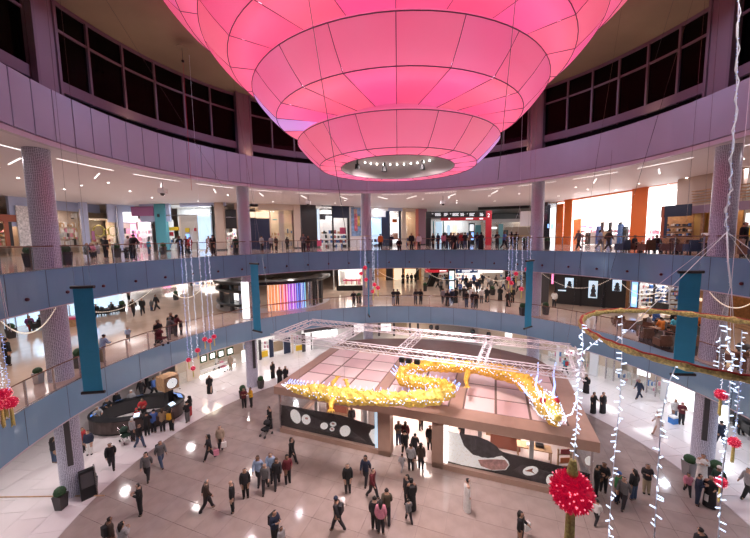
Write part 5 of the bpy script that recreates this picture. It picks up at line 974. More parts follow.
def body_meshes(pose):
    J, Rr, E, T = skel(pose); me = bpy.data.meshes.new('skeleton'); me.from_pydata(J, E, []); o = bpy.data.objects.new('skeleton', me); COL.objects.link(o)
    sk_ = o.modifiers.new('skin', 'SKIN'); sk_.use_smooth_shade = True; sk_.branch_smoothing = .3
    for i, r in enumerate(Rr): me.skin_vertices[0].data[i].radius = r
    me.skin_vertices[0].data[0].use_root = True
    sb = o.modifiers.new('subd', 'SUBSURF'); sb.levels = 1; sb.render_levels = 1
    bpy.context.view_layer.update(); dg = bpy.context.evaluated_depsgraph_get(); full = bpy.data.meshes.new_from_object(o.evaluated_get(dg)); full.name = 'body'; bpy.data.objects.remove(o); bpy.data.meshes.remove(me)
    segs = [(J[a], J[b], T[b]) for a, b in E]; reg = []
    for v in full.vertices:
        best, bt = 9, ''
        for a, b, t in segs:
            ab = b-a; k = max(0, min(1, (v.co-a).dot(ab)/max(ab.length_squared, 1e-9))); d = (v.co-a-ab*k).length
            if d < best: best, bt = d, t
        reg.append(bt)
    hy = J[6].y; hz = J[6].z; nor = [Vector(v.normal) for v in full.vertices]
    def cut(name, keep, off):
        idx = {}; mb = MB()
        for p in full.polygons:
            if all(keep(i) for i in p.vertices):
                for i in p.vertices:
                    if i not in idx: idx[i] = len(mb.v); mb.v.append(tuple(full.vertices[i].co+nor[i]*off))
                mb.f.append(tuple(idx[i] for i in p.vertices))
        return mb.mesh(name, 'white', True) if mb.f else None
    co = [v.co for v in full.vertices]; wz = J[0].z+.06; R_ = {'body': full}
    full.materials.clear(); full.materials.append(M['white'])
    R_['jacket'] = cut('jacket', lambda i: reg[i] in ('torso', 'arm') or (reg[i] == 'leg' and co[i].z > wz-.2 and co[i].y > -.2) or (reg[i] == 'neck' and co[i].z < J[4].z-.02), .02)
    R_['trousers'] = cut('trousers', lambda i: reg[i] == 'leg' or (reg[i] == 'torso' and co[i].z < wz+.05) or (reg[i] == 'foot' and co[i].z > .09), .012)
    R_['shoes'] = cut('shoes', lambda i: reg[i] == 'foot' or (reg[i] == 'leg' and co[i].z < .1), .008)
    R_['hair'] = cut('hair', lambda i: reg[i] == 'head' and (co[i].z > hz+.045 or (co[i].y > hy+.0 and co[i].z > hz-.07)), .016)
    R_['scarf'] = cut('scarf', lambda i: (reg[i] in ('head', 'neck')) and not (co[i].y < hy-.05 and abs(co[i].x) < .07 and co[i].z < hz+.045 and co[i].z > hz-.09), .02)
    sit = pose == 'sit'; fz = J[0].z
    if not sit:
        pr = [(.25, .03), (.24, .3), (.22, .7), (.21, .92), (.195, 1.08), (.21, 1.27), (.19, 1.37), (.09, 1.46)]; mb = MB().lathe(pr, 20)
        lean = -J[3].y; wk = .12 if pose.startswith('walk') else 0
        mb.v = [(x*(1 if z > .5 else 1+.03*sin(7*atan2(y, x))), y*(.72+(.5*(1-z) if wk and z < 1 else 0))-lean*max(0, (z-.9))*2, z) for x, y, z in mb.v]; R_['robe'] = mb.mesh('robe', 'white', True)
    else:
        mb = MB().lathe([(.22, .35), (.2, .62), (.17, .75), (.18, .85), (.07, .97)], 18); mb.tube([(0, -.1, .47), (0, -.42, .5), (0, -.46, .08)], [.2, .17, .2], 12); mb.v = [(x, y*.8 if z > .6 else y, z) for x, y, z in mb.v]; R_['robe'] = mb.mesh('robe', 'white', True)
    R_['sleeves'] = cut('sleeves', lambda i: reg[i] == 'arm', .022)
    lh = MB().tube([(0, hy+.06, hz+.05), (0, hy+.10, hz-.08), (0, hy+.12, hz-.28)], [.085, .095, .05], 10); R_['long_hair'] = lh.mesh('long_hair', 'white', True)
    ey = MB()
    for s in (-1, 1): ey.ball((s*.034, hy-.083, hz+.005), .012, 6, 4)
    R_['eyes'] = ey.mesh('eyes', 'dark', True)
    bpk = MB().box((0, .19, 1.2 if not sit else .75), (.3, .16, .42), 0, .9); R_['backpack'] = bpk.mesh('backpack', 'white')
    R_['cap'] = MB().lathe([(.001, hz+.125), (.06, hz+.12), (.1, hz+.07), (.108, hz+.03)], 14, c=(0, hy, 0)).mesh('cap', 'white', True)
    BODY[pose] = R_
for q in ('stand', 'walk', 'walkb', 'phone', 'lean', 'sit', 'carry'): body_meshes(q)
CLR = {'black': (.010, .010, .012), 'dark': (.022, .02, .024), 'navy': (.015, .022, .05), 'brown': (.05, .03, .022), 'grey': (.13, .125, .13), 'lgrey': (.32, .31, .32), 'white': (.72, .70, .68), 'lblue': (.32, .42, .6), 'blue': (.06, .13, .38), 'jeans': (.05, .08, .15), 'red': (.42, .025, .03), 'maroon': (.12, .012, .02), 'orange': (.7, .2, .03), 'yellow': (.65, .35, .02), 'green': (.04, .2, .07), 'dgreen': (.015, .045, .03), 'olive': (.07, .055, .035), 'beige': (.38, .29, .22), 'tan': (.28, .19, .11), 'pink': (.6, .22, .3), 'teal': (.05, .3, .42), 'skin': (.42, .24, .16), 'skin2': (.25, .13, .085), 'skin3': (.55, .34, .25), 'hblack': (.012, .009, .008), 'hbrown': (.06, .03, .016), 'hgrey': (.3, .29, .28), 'purple': (.2, .05, .2), 'khaki': (.3, .24, .16)}
def cm_(n): return mat('clothing_'+n, CLR[n], .75, noise=.12, nscale=14)
NP_ = 0
def person(x, y, zf, face, pose, top, bottom, label, hair='hblack', skin=None, kind='m', h=1.0, extra=(), group=None, pos=None, dz=0.):
    """x, y: picture point of the feet; face: bearing of the gaze, 0 towards the viewer, 90 to the right"""
    global NP_; NP_ += 1; rr = random.Random(NP_*17); R_ = BODY[pose]; p = Vector(pos) if pos else W(x, y, zf); p.z += dz
    b = link('person', R_['body'], None, p, RD(face)); b.scale = (h,)*3 if h > .8 else (h*1.06, h*1.06, h); tag(b, label, 'person', group)
    def setm(o, m_):
        o.material_slots[0].link = 'OBJECT'; o.material_slots[0].material = m_; return o
    setm(b, cm_(skin or rr.choice(('skin', 'skin', 'skin2', 'skin3'))))
    def k(nm, col): 
        if R_[nm] is not None: setm(link(nm, R_[nm], b), cm_(col))
    k('eyes', 'hblack')
    if kind == 'abaya': k('robe', top); k('sleeves', top); k('scarf', bottom); k('shoes', 'black')
    elif kind == 'thobe': k('robe', top); k('sleeves', top); k('shoes', 'tan'); k('scarf' if bottom != 'hair' else 'hair', bottom if bottom != 'hair' else hair)
    else:
        k('jacket', top); k('trousers', bottom); k('shoes', rr.choice(('black', 'dark', 'brown')))
        if kind == 'scarf': k('scarf', hair)
        elif hair != 'bald': k('hair', hair)
        if kind == 'w': k('long_hair', hair)
    for e in extra: nm, c = e.split(':'); k(nm, c)
    return b
def bag(x, y, z, label, col, sz=(.3, .14, .34)):
    p = W(x, y, z); t = thing('shopping_bag', label, 'bag', tuple(p), .4); MB().box((0, 0, sz[2]/2), sz).build('bag_body', cm_(col), t); MB().tube([(-.08, 0, sz[2]), (-.06, 0, sz[2]+.14), (.06, 0, sz[2]+.14), (.08, 0, sz[2])], .01, 5).build('handle', cm_(col), t)
def stroller(x, y, zf, rz, label, col):
    t = thing('stroller', label, 'stroller', tuple(W(x, y, zf)), RD(rz))
    MB().box((0, 0, .5), (.42, .5, .12)).build('seat', cm_(col), t); MB().box((0, .24, .72), (.42, .1, .45)).build('backrest', cm_(col), t); MB().lathe([(.24, 0), (.22, .12), (.12, .22), (.001, .25)], 12, c=(0, .12, .85)).build('canopy', cm_(col), t)
    for s in (-1, 1):
        MB().tube([(s*.2, .5, 1.0), (s*.2, .1, .45), (s*.2, -.3, .1)], .015, 5).build('frame_tube', 'steel', t); MB().tube([(s*.2, .35, .1), (s*.2, 0, .5)], .015, 5).build('frame_tube', 'steel', t)
        for yy in (-.3, .35): w_ = MB().lathe([(.03, -.02), (.09, -.02), (.09, .02), (.03, .02)], 12).build('wheel', 'black', t, (s*.22, yy, .09)); w_.rotation_euler = (0, pi/2, 0)
    MB().tube([(-.2, .5, 1.0), (.2, .5, 1.0)], .018, 6).build('handle', 'black', t)
P_ = person
# ---- ground floor, tan circle
P_(141, 515, 0, -60, 'phone', 'black', 'black', 'man in a dark suit standing alone looking at a phone on the lower left floor')
P_(112, 553, 0, 150, 'stand', 'brown', 'dark', 'man with a black backpack cut off by the lower picture edge', extra=('backpack:black',)); P_(124.5, 558, 0, 170, 'phone', 'lgrey', 'dark', 'person in a white patterned top beside the backpack man at the lower edge', kind='w')
P_(207, 511, 0, 120, 'walk', 'brown', 'dark', 'grey haired man in a brown jacket striding alone', 'hgrey'); P_(233, 512, 0, -70, 'stand', 'black', 'black', 'bald man in a black padded jacket facing the grey haired man', 'bald', skin='skin3')
P_(246, 498, 0, 20, 'stand', 'dark', 'black', 'man in a dark suit and white shirt at the left of the walking group', extra=()); P_(259, 484, 0, 0, 'walk', 'lblue', 'dark', 'woman in a bright blue shirt and open dark jacket in the walking group', kind='w', hair='hbrown')
P_(266, 492, 0, 10, 'walkb', 'grey', 'dark', 'elderly man in a grey jumper at the front of the walking group', 'hgrey', skin='skin3'); P_(271.5, 480, 0, 5, 'walk', 'lblue', 'dark', 'balding man in a pale blue shirt at the back of the walking group', 'hbrown', skin='skin3')
P_(277.5, 487, 0, 15, 'walkb', 'dark', 'dark', 'woman in dark flowered clothes carrying a grey bag in the walking group', kind='w', hair='hbrown'); P_(288, 483.5, 0, 30, 'carry', 'maroon', 'black', 'woman in a long maroon coat at the right of the walking group', kind='w')
P_(292, 464, 0, 70, 'walk', 'black', 'dark', 'person in black hurrying past the left pavilion corner', kind='w'); P_(275.5, 545, 0, 60, 'phone', 'navy', 'black', 'man with a dark backpack at the lower edge below the walking group', extra=('backpack:black',)); P_(282, 552, 0, 60, 'stand', 'lgrey', 'dark', 'child in grey beside the backpack man at the lower edge', h=.72)
P_(338, 531, 0, -110, 'walk', 'dark', 'dark', 'walker in a dark blue cap striding across the front floor', extra=('cap:navy', 'backpack:dark')); P_(348, 493, 0, 10, 'stand', 'black', 'dark', 'man in a long black coat and pale shoes standing alone before the pavilion')
P_(366, 484, 0, -20, 'walk', 'navy', 'dark', 'woman in a navy jacket behind the man in maroon', kind='w'); P_(372.5, 498, 0, 60, 'walk', 'maroon', 'dark', 'man in a maroon shirt striding with a drink before the pavilion')
P_(387, 522, 0, 180, 'walk', 'olive', 'dark', 'man in an olive jacket walking away at the front'); P_(375, 530, 0, 170, 'stand', 'dark', 'black', 'dark haired man of the couple at the front centre'); P_(381, 534, 0, 175, 'stand', 'pink', 'dark', 'woman in a pink and black top of the couple at the front centre', kind='w')
P_(411.5, 510, 0, 190, 'stand', 'black', 'black', 'woman in a black abaya with a black handbag before the pavilion door', kind='abaya', extra=('backpack:black',)); P_(407, 506, 0, -60, 'stand', 'dark', 'black', 'woman in black beside the abaya woman before the pavilion door', kind='w'); P_(409, 522, 0, 200, 'walk', 'grey', 'dark', 'child in grey in front of the abaya woman', h=.68)
P_(467, 510, 0, 95, 'stand', 'white', 'hair', 'man in a white thobe standing alone before the right pavilion window', kind='thobe')
# pavilion doorway
P_(398.5, 445, 0, 10, 'phone', 'grey', 'jeans', 'man in a grey jacket inside the pavilion doorway', extra=()); P_(405.5, 446, 0, 170, 'stand', 'maroon', 'dark', 'woman in maroon deepest inside the pavilion doorway', kind='w', hair='hbrown'); P_(405, 456, 0, 190, 'walk', 'black', 'black', 'man in black entering the pavilion doorway')
P_(411, 471, 0, 170, 'carry', 'lgrey', 'black', 'person in a pale grey patterned shirt in front of the pavilion doorway'); P_(402, 471, 0, 150, 'walk', 'lgrey', 'lgrey', 'small child in grey in front of the pavilion doorway', h=.62); P_(421, 470, 0, 160, 'stand', 'brown', 'dark', 'woman in a dark brown coat right of the pavilion doorway', kind='w'); P_(415, 457, 0, 160, 'walk', 'dark', 'dark', 'person carrying a child in dark clothes in the pavilion doorway', h=.9); P_(430, 450, 0, -10, 'stand', 'black', 'black', 'guard in black against the right jamb of the pavilion doorway')
P_(421, 430.5, 0, 20, 'carry', 'white', 'dark', 'assistant in white deep inside the pavilion', h=.95); P_(352, 429, 0, 20, 'stand', 'black', 'black', 'assistant in black behind the left pavilion window'); P_(462, 441, 0, 200, 'stand', 'black', 'black', 'assistant in black behind the large watch photograph')
# right of the pavilion
P_(596, 495, 0, 60, 'phone', 'black', 'black', 'man in black at the left of the group beside the red pompom'); P_(603, 492, 0, -40, 'carry', 'dark', 'dark', 'man in dark jacket facing the man in black beside the red pompom'); P_(617, 503, 0, 30, 'stand', 'green', 'navy', 'person in a green jacket and blue cap behind the light string', extra=('cap:blue',)); P_(623, 508, 0, -60, 'walk', 'grey', 'dark', 'person in a grey top leaning beside the green jacket')
P_(633, 500, 0, 190, 'stand', 'black', 'jeans', 'woman with long black hair and jeans right of the light string', kind='w'); P_(646, 494, 0, -20, 'phone', 'dark', 'khaki', 'man in a dark jacket and khaki trousers holding something'); P_(596, 524, 0, 120, 'walk', 'white', 'dark', 'child in a white coat running below the red pompom group', h=.72); P_(520, 547, 0, 50, 'carry', 'black', 'black', 'woman in a black coat cut off by the lower edge right of centre', kind='w'); bag(527, 530, .3, 'white shopping bag held by the woman at the lower edge', 'white')
P_(701, 483, 0, -30, 'phone', 'white', 'hair', 'man in a white thobe leaning at the foot of the right column', kind='thobe'); P_(687, 494, 0, -30, 'walk', 'pink', 'dark', 'little girl in a pink top left of the man in dark blue', h=.7, kind='w'); P_(697, 505, 0, 40, 'phone', 'navy', 'navy', 'man in dark blue clothes in front of the right column'); P_(709, 507, 0, -50, 'carry', 'black', 'grey', 'woman in black with a grey headscarf before the right column', kind='abaya'); bag(707.5, 500, .35, 'white handbag of the woman with the grey headscarf', 'white'); P_(717, 497, 0, -60, 'stand', 'dgreen', 'dark', 'person in a dark green jacket behind the headscarf woman', extra=('cap:white',)); P_(747, 499, 0, -100, 'walk', 'lgrey', 'black', 'person in a pale grey top walking at the right edge'); P_(698, 566, 0, 180, 'stand', 'dark', 'dark', 'dark haired head at the lower right picture edge')
# white ring, right
P_(639, 399, 0, -90, 'walk', 'navy', 'navy', 'man in a navy suit striding past the glass storefront'); P_(593, 413, 0, 20, 'carry', 'black', 'black', 'woman in a black abaya with a bag, left of a pair', kind='abaya'); P_(602.5, 413, 0, 10, 'stand', 'black', 'black', 'woman in a black abaya, right of a pair', kind='abaya'); P_(586, 393, 0, -40, 'stand', 'black', 'navy', 'woman in black abaya standing alone near the pavilion corner', kind='abaya'); P_(565, 374, 0, 190, 'walk', 'teal', 'dark', 'child in a turquoise jacket with a red backpack beyond the pavilion', h=.95, extra=('backpack:red',))
P_(658, 435, 0, -120, 'walk', 'white', 'white', 'man in a white thobe and headcloth walking on the white floor', kind='thobe'); P_(674, 421, 0, 0, 'stand', 'white', 'lblue', 'man in a white shirt behind the blue bin'); P_(681, 424.5, 0, -20, 'phone', 'maroon', 'dark', 'woman in a pink headscarf beside the blue bin', kind='scarf', hair='pink'); P_(720, 446, 0, 160, 'walk', 'navy', 'navy', 'man in dark blue walking behind the right column'); P_(736, 431, 0, -20, 'sit', 'black', 'black', 'person in black sitting on the bench at the right edge', dz=0)
# white ring, left
P_(112, 469, 0, 40, 'walk', 'black', 'dark', 'man in black striding left of the information desk'); P_(55, 463, 0, 170, 'carry', 'dark', 'jeans', 'woman in a dark top and blue jeans left of the left column', kind='w'); P_(90, 455, 0, 20, 'stand', 'navy', 'white', 'man in a navy top and white trousers right of the left column'); P_(84, 452, 0, 100, 'stand', 'red', 'dark', 'person in red half hidden behind the left column')
P_(148, 480, 0, 20, 'walk', 'grey', 'dark', 'woman in grey with a pale bag at the edge of the tan floor', kind='w'); P_(161.5, 467, 0, 60, 'walkb', 'grey', 'jeans', 'man with a backpack and grey top at the edge of the tan floor', extra=('backpack:black',)); P_(210, 460, 0, -70, 'walk', 'dark', 'dark', 'woman in dark clothes with a pink bag hurrying left', kind='w'); bag(216.5, 455, .45, 'pink shopping bag carried by the hurrying woman', 'pink'); P_(221, 450, 0, 10, 'stand', 'beige', 'dark', 'man in a beige jacket with a white bag behind the hurrying woman'); bag(224, 447, .4, 'white shopping bag of the man in beige', 'white')
P_(270, 428, 0, -40, 'carry', 'black', 'black', 'woman in black behind a stroller near the pavilion', kind='abaya'); stroller(266, 435.5, 0, -30, 'black stroller pushed towards the pavilion corner', 'black'); P_(244.5, 408, 0, 20, 'phone', 'maroon', 'black', 'woman in dark red beside the yellow jacket near the column', kind='w'); P_(251.5, 407, 0, -50, 'phone', 'yellow', 'dark', 'man in a yellow jacket near the column'); P_(210, 393, 0, 30, 'walk', 'black', 'black', 'woman in a black abaya on the white floor beyond the clock', kind='abaya'); P_(273, 378, 0, 60, 'stand', 'black', 'black', 'woman in a black abaya before the dark posts of the far shop', kind='abaya'); P_(280, 384, 0, 10, 'stand', 'black', 'grey', 'woman in black, left of a pair beyond the pavilion corner', kind='abaya'); P_(286, 383, 0, -10, 'stand', 'black', 'black', 'woman in black, right of a pair beyond the pavilion corner', kind='abaya')
P_(217, 371, 0, 80, 'walk', 'white', 'dark', 'person in a white shirt pushing a pink stroller'); stroller(223.5, 371, 0, 80, 'pink stroller before the green framed pictures', 'pink'); P_(231, 370.5, 0, 0, 'stand', 'beige', 'khaki', 'person in beige beside the pink stroller')
# information desk
P_(147.5, 436, 0, 200, 'lean', 'black', 'black', 'man in black leaning on the front of the information desk'); P_(140, 448, 0, 80, 'walk', 'black', 'jeans', 'man in a black top and jeans striding in front of the information desk'); P_(133.5, 441, 0, 160, 'stand', 'lgrey', 'dark', 'person in a white hood at the front of the information desk', kind='scarf', hair='white'); P_(154, 433, 0, 190, 'lean', 'blue', 'dark', 'person with a blue bag at the front of the information desk'); P_(163, 432, 0, 200, 'lean', 'tan', 'dark', 'woman in a tan flowered top at the information desk', kind='w', hair='hbrown'); P_(172, 431, 0, 170, 'stand', 'brown', 'black', 'woman with a yellow backpack at the information desk', kind='w', extra=('backpack:yellow',)); P_(188, 422.5, 0, -110, 'phone', 'black', 'grey', 'man in black at the right end of the information desk'); P_(190.5, 416.5, 0, -90, 'stand', 'black', 'red', 'woman in red trousers at the right end of the information desk', kind='w')
P_(98, 428, 0, 60, 'lean', 'lgrey', 'dark', 'woman in a white headscarf at the left end of the information desk', kind='scarf', hair='white'); P_(107.5, 419, 0, 60, 'lean', 'dark', 'dark', 'man in a dark jacket over a white shirt left of the desk'); P_(118, 412, 0, 20, 'stand', 'black', 'black', 'woman in black behind the left part of the information desk', kind='w'); P_(132.5, 410, 0, 30, 'stand', 'lgrey', 'dark', 'man in a white cap behind the information desk', extra=('cap:white',)); P_(144.5, 419, 0, 20, 'lean', 'red', 'dark', 'attendant in red standing inside the information desk', dz=.05); P_(140.5, 427, 0, -20, 'lean', 'red', 'dark', 'attendant in red bending inside the desk front', h=.9, extra=('cap:red',)); stroller(126, 442, 0, 60, 'black and green stroller in front of the information desk', 'dgreen')
P_(142, 398, 0, 0, 'walk', 'dark', 'dark', 'person in a dark patterned top behind the information desk'); P_(148, 393, 0, -30, 'walkb', 'black', 'dark', 'person in black walking behind the clock pillar'); P_(154, 396, 0, 100, 'walk', 'blue', 'black', 'man in bright blue with a backpack behind the clock pillar', extra=('backpack:black',)); P_(177, 389, 0, 60, 'walk', 'lblue', 'white', 'person in pale blue partly behind the clock box')
# ground floor, far side
for x, y, c, lb in ((431, 335, 'black', 'leftmost of four'), (437, 335.5, 'black', 'second of four'), (472.5, 340, 'black', 'third of four'), (488.5, 343, 'dark', 'rightmost of four')): P_(x, y, 0, 0, 'stand', c, 'black', 'tiny person in dark clothes on the far ground floor behind the truss, '+lb, group='people behind the truss')
# ---- lower gallery
P_(8.5, 366, G1, 170, 'stand', 'black', 'black', 'man in black with a black bag at the far left of the lower gallery'); P_(103, 362.5, G1, 165, 'lean', 'lblue', 'khaki', 'man in a pale shirt leaning on the lower rail right of the blue banner'); P_(30, 330, G1, 60, 'sit', 'purple', 'red', 'woman in a purple top and red skirt sitting by the ice blue glass wall', kind='w', dz=.0); P_(42, 328.5, G1, -30, 'sit', 'black', 'black', 'person in black sitting beside the left column'); P_(97, 316, G1, 20, 'sit', 'black', 'black', 'person in black sitting on the first lounge seat right of the banner'); P_(113, 313.5, G1, -20, 'sit', 'dark', 'black', 'person in black sitting on the lounge seat next to the planter')
P_(128.5, 341, G1, 40, 'walk', 'lblue', 'grey', 'small child in pale blue running on the lower gallery', h=.6); P_(134, 316, G1, 20, 'walk', 'brown', 'dark', 'man in brown walking, left of three on the lower gallery'); P_(143, 315, G1, 30, 'walkb', 'black', 'dark', 'man in black, middle of three on the lower gallery'); P_(152, 311, G1, 0, 'stand', 'grey', 'jeans', 'child in grey between the walkers on the lower gallery', h=.7); P_(157, 310.5, G1, -30, 'walk', 'dark', 'dark', 'man in dark jacket walking right of the child'); P_(129, 300, G1, 0, 'stand', 'pink', 'dark', 'far person in a pink top under the light garland'); P_(101, 302, G1, 40, 'walk', 'dark', 'dark', 'far walker in dark clothes left of the pink top'); P_(108, 301.5, G1, 20, 'walkb', 'navy', 'dark', 'far walker in navy left of the pink top')
P_(159, 343, G1, 60, 'carry', 'black', 'black', 'woman in a black abaya pushing a stroller at the lower rail', kind='abaya'); stroller(162, 345, G1, 80, 'black and red stroller at the lower rail', 'maroon'); P_(169, 340, G1, 160, 'lean', 'grey', 'grey', 'woman in grey at the lower rail beside the stroller', kind='scarf', hair='grey'); P_(172, 334, G1, 30, 'stand', 'black', 'black', 'woman in black behind the woman in grey at the lower rail', kind='abaya'); P_(176, 337, G1, 150, 'lean', 'maroon', 'dark', 'woman in dark red leaning at the lower rail', kind='w'); P_(181.5, 335, G1, 100, 'stand', 'black', 'black', 'child in black at the right of the family at the lower rail', h=.72)
P_(258, 313, G1, 40, 'stand', 'black', 'black', 'person in black inside the round kiosk right of the narrow banner'); P_(354, 306.5, G1, 0, 'lean', 'dark', 'dark', 'woman in dark clothes left of the far middle column', kind='w'); P_(393.5, 305, G1, 160, 'lean', 'black', 'lgrey', 'person in black and white at the lower rail, left of a pair'); P_(397.5, 305, G1, 170, 'lean', 'black', 'dark', 'person in black at the lower rail, right of a pair'); P_(415.5, 304.5, G1, 10, 'lean', 'dark', 'dark', 'man at the lower rail before the escalator, left of a pair'); P_(420.8, 304.5, G1, -20, 'lean', 'black', 'dark', 'woman at the lower rail before the escalator, right of a pair', kind='w')
for x, y, c, b_, kd, lb in ((443, 304, 'lgrey', 'dark', 'm', 'in a pale grey shirt left of the totem'), (447.5, 306, 'black', 'navy', 'abaya', 'in a black robe left below the totem'), (452, 304.5, 'navy', 'black', 'm', 'in navy under the totem'), (455.5, 303, 'black', 'black', 'abaya', 'in a black robe under the totem'), (464, 301, 'dark', 'dark', 'm', 'in dark clothes just right of the totem'), (466.5, 307.5, 'black', 'jeans', 'm', 'in black at the rail right of the totem'), (471, 302, 'white', 'hair', 'thobe', 'in a white robe in the crowd centre'), (472.5, 308, 'dark', 'jeans', 'm', 'in dark jacket at the rail below the white robe'), (476, 308.5, 'black', 'black', 'w', 'with long black hair at the rail below the white robe'), (481.5, 303.5, 'white', 'grey', 'm', 'in a white shirt right of the white robe'), (487, 302, 'black', 'black', 'abaya', 'in black right of the white shirt'), (500, 301, 'black', 'black', 'abaya', 'in a black robe left of the pompoms'), (508, 306.5, 'black', 'dark', 'abaya', 'in black at the rail left of the column'), (512.5, 303, 'black', 'black', 'm', 'in black behind the pompom tassels'), (460, 296, 'blue', 'dark', 'm', 'in blue at the back of the crowd'), (468, 294, 'dark', 'dark', 'm', 'in dark clothes at the back of the crowd'), (477, 293, 'navy', 'dark', 'w', 'in navy at the back of the crowd')):
    P_(x, y, G1, rg2.choice((0, 20, -30, 170)), rg2.choice(('stand', 'walk', 'phone', 'walkb')) if kd != 'thobe' else 'stand', c, b_, 'person '+lb+' on the lower concourse', kind=kd, group='crowd on the lower concourse')
for x, y, lb in ((403, 283.5, 'first'), (407.5, 284, 'second'), (411.5, 284, 'third'), (415.5, 283.5, 'fourth')): P_(x, y, G1, 20, 'stand', 'black', 'black', 'tiny dark figure before the golden lit windows, '+lb+' from the left', group='figures before the golden windows', kind='abaya' if x < 405 else 'm')
P_(554, 307.5, G1, 150, 'carry', 'white', 'dark', 'man in a white shirt with a dark bag before the dark panelled shop')
for x, y, fc, c, b_, lb in ((648, 330, 60, 'lgrey', 'black', 'woman in pale grey seated at the left of the lower cafe'), (661, 334, 180, 'orange', 'dark', 'man in an orange shirt seated in the lower cafe'), (655, 325, 0, 'blue', 'dark', 'person in blue seated at the back of the lower cafe'), (675, 333, -60, 'teal', 'dark', 'person in a teal top seated left of the blue banner'), (672, 324, 20, 'black', 'black', 'person in black seated at the back of the lower cafe'), (668, 345, 170, 'brown', 'dark', 'person in brown seated at the lower cafe rail'), (742, 360, -40, 'grey', 'dark', 'person in grey seated right of the right column'), (699, 330, 0, 'orange', 'dark', 'person in orange seated between the banner and the right column')):
    P_(x, y, G1, fc, 'sit', c, b_, lb, group='guests of the lower cafe')
ORD = 'first second third fourth fifth sixth seventh eighth ninth tenth eleventh twelfth thirteenth fourteenth fifteenth sixteenth seventeenth eighteenth'.split()
for k, x in enumerate((430, 437, 441, 446, 457, 462, 466, 470, 474, 479, 483, 488, 491, 495, 503, 507, 514, 518)):
    P_(x+.7*(k % 2), 284.5+1.9*(k*7 % 5), G1, rg2.choice((0, 180, 60, -60)), rg2.choice(('stand', 'walk', 'walkb', 'phone')), (cc_ := rg2.choice(('black', 'navy', 'grey', 'white', 'brown', 'blue'))), rg2.choice(('black', 'dark', 'jeans')), 'tiny distant shopper in '+cc_+' far down the lower concourse, '+ORD[k]+' from the left', kind=rg2.choice(('m', 'w', 'm')), group='distant shoppers on the lower concourse')
# ---- upper gallery
for x, y, fc, ps_, c, b_, kd, hx, lb in ((106.5, 258.5, 170, 'stand', 'black', 'black', 'm', 1, 'man in black before the wreath shop window'), (92, 258, 60, 'sit', 'pink', 'dark', 'w', 1, 'person in a pink top seated left of the wreath shop window'), (87, 258.5, 90, 'sit', 'dark', 'dark', 'm', 1, 'person in dark clothes seated at the left of the pink top'), (99, 257.5, -40, 'sit', 'lgrey', 'dark', 'm', 1, 'person in grey seated right of the pink top'), (127, 260, 160, 'lean', 'white', 'dark', 'm', 1, 'man in a white shirt left of the tall man in black'), (133, 260.5, 175, 'lean', 'black', 'black', 'm', 1.06, 'tall man in black at the rail before the purple sign shop'), (149.5, 255, 160, 'stand', 'teal', 'jeans', 'm', .86, 'child in a teal top before the teal pier'), (181.5, 256, 0, 'lean', 'dark', 'dark', 'm', 1, 'man in dark clothes at the rail before the tall glass shop'), (187, 255, 0, 'stand', 'maroon', 'dark', 'm', 1, 'man in dark red at the rail before the tall glass shop'), (190.5, 255, -20, 'stand', 'red', 'dark', 'w', .95, 'woman in red at the rail before the tall glass shop'), (209, 254.5, 60, 'walk', 'beige', 'tan', 'm', 1, 'person in beige half hidden left of the beige pier'), (213.5, 255, 170, 'carry', 'black', 'black', 'm', 1.04, 'man in black before the beige pier'), (236, 254, 10, 'stand', 'dgreen', 'black', 'm', .95, 'person in dark green left of the second column'), (262, 252, 160, 'stand', 'lgrey', 'black', 'm', 1, 'man in a pale shirt before the dark window'), (271.5, 251, 30, 'walk', 'lgrey', 'dark', 'm', 1, 'walker in grey left of the cream column'), (276.5, 251, 60, 'stand', 'brown', 'dark', 'w', .95, 'person in brown before the cream lit interior'), (287.5, 250.5, 170, 'stand', 'dark', 'black', 'w', .9, 'person in dark clothes before the right half of the cream shop'), (303.5, 252.5, 20, 'lean', 'grey', 'black', 'm', 1.04, 'man in grey before the tall black panel'), (308.5, 251.5, -10, 'stand', 'brown', 'maroon', 'w', .95, 'woman in brown before the tall black panel'), (380.5, 250.5, 170, 'stand', 'orange', 'dark', 'm', 1, 'person in an orange top before the blue lit shop'), (391, 250.5, 20, 'lean', 'navy', 'dark', 'm', .95, 'person in navy before the white and orange poster'), (399, 251, 0, 'sit', 'black', 'black', 'm', 1, 'person in black crouched before the warm cream opening'), (411.5, 250, 0, 'stand', 'black', 'black', 'm', 1, 'man in black before the warm cream opening'), (419, 249.8, -20, 'stand', 'white', 'dark', 'm', .95, 'person in white before the mauve wall')):
    P_(x, y, G2, fc, ps_, c, b_, (lb+' on the upper gallery' if len(lb.split()) < 13 else lb), kind=kd, h=hx)
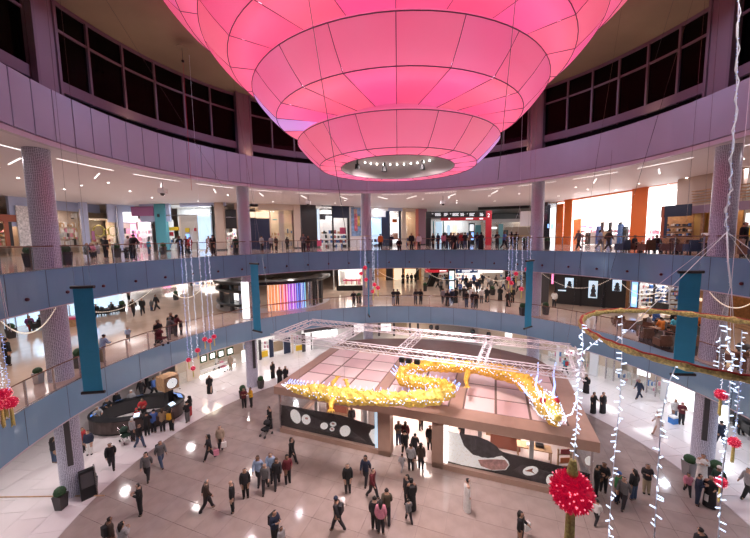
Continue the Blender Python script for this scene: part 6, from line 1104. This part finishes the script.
for k, (x, c, kd, lb) in enumerate(((433, 'black', 'm', 'in black beside the black gantry leg'), (438, 'navy', 'm', 'in navy left under the gantry lettering'), (443.5, 'pink', 'w', 'in a pink top left of the gantry middle'), (447, 'dark', 'm', 'in dark clothes beside the pink top'), (450.5, 'brown', 'w', 'in brown under the middle of the gantry'), (454, 'black', 'abaya', 'in a black robe under the middle of the gantry'), (458, 'grey', 'm', 'in grey left of the upper totem'), (461.5, 'red', 'm', 'in red left of the upper totem'), (465, 'black', 'm', 'in black just left of the upper totem'), (469, 'tan', 'w', 'in tan in front of the upper totem'), (477, 'navy', 'm', 'in navy before the teal pillar'), (481, 'black', 'abaya', 'in black left of the red gantry leg'), (497, 'dark', 'm', 'in dark clothes right of the red gantry leg'), (504, 'blue', 'm', 'in blue before the far dark door'), (511, 'brown', 'w', 'in brown left of the pompom strings'), (516, 'black', 'm', 'in black behind the pompom strings'))):
    P_(x, 248.9+.35*(k % 3), G2, rg2.choice((0, 40, 180, -60)), rg2.choice(('stand', 'lean', 'walk', 'phone')), c, rg2.choice(('dark', 'black', 'jeans')) if kd != 'abaya' else 'black', 'figure '+lb+' at the upper rail', group='crowd at the upper rail by the sign gantry', kind=kd)
P_(578.5, 249.5, G2, -80, 'walk', 'grey', 'dark', 'walker in grey before the orange store'); P_(599.5, 249.5, G2, 60, 'walk', 'lblue', 'grey', 'person in pale blue inside the front of the orange store', kind='w'); P_(608, 250, G2, 90, 'walk', 'brown', 'dark', 'person in brown carrying something before the orange store')
for x, y, fc, c, lb in ((633, 252.4, 30, 'dark', 'orange store edge'), (655.5, 252.6, -30, 'black', 'kiosk corner post'), (672, 253.6, 0, 'brown', 'middle of the kiosk'), (700, 254.4, 40, 'dark', 'ochre wall panels')):
    P_(x, y, G2, fc, 'sit', c, 'black', 'person in '+{'dark': 'dark clothes', 'black': 'black', 'brown': 'brown'}[c]+' sitting in the upper cafe near the '+lb, group='guests of the upper cafe')
P_(742, 257, G2, 20, 'stand', 'black', 'black', 'large man in black at the upper cafe by the right edge', h=1.08)
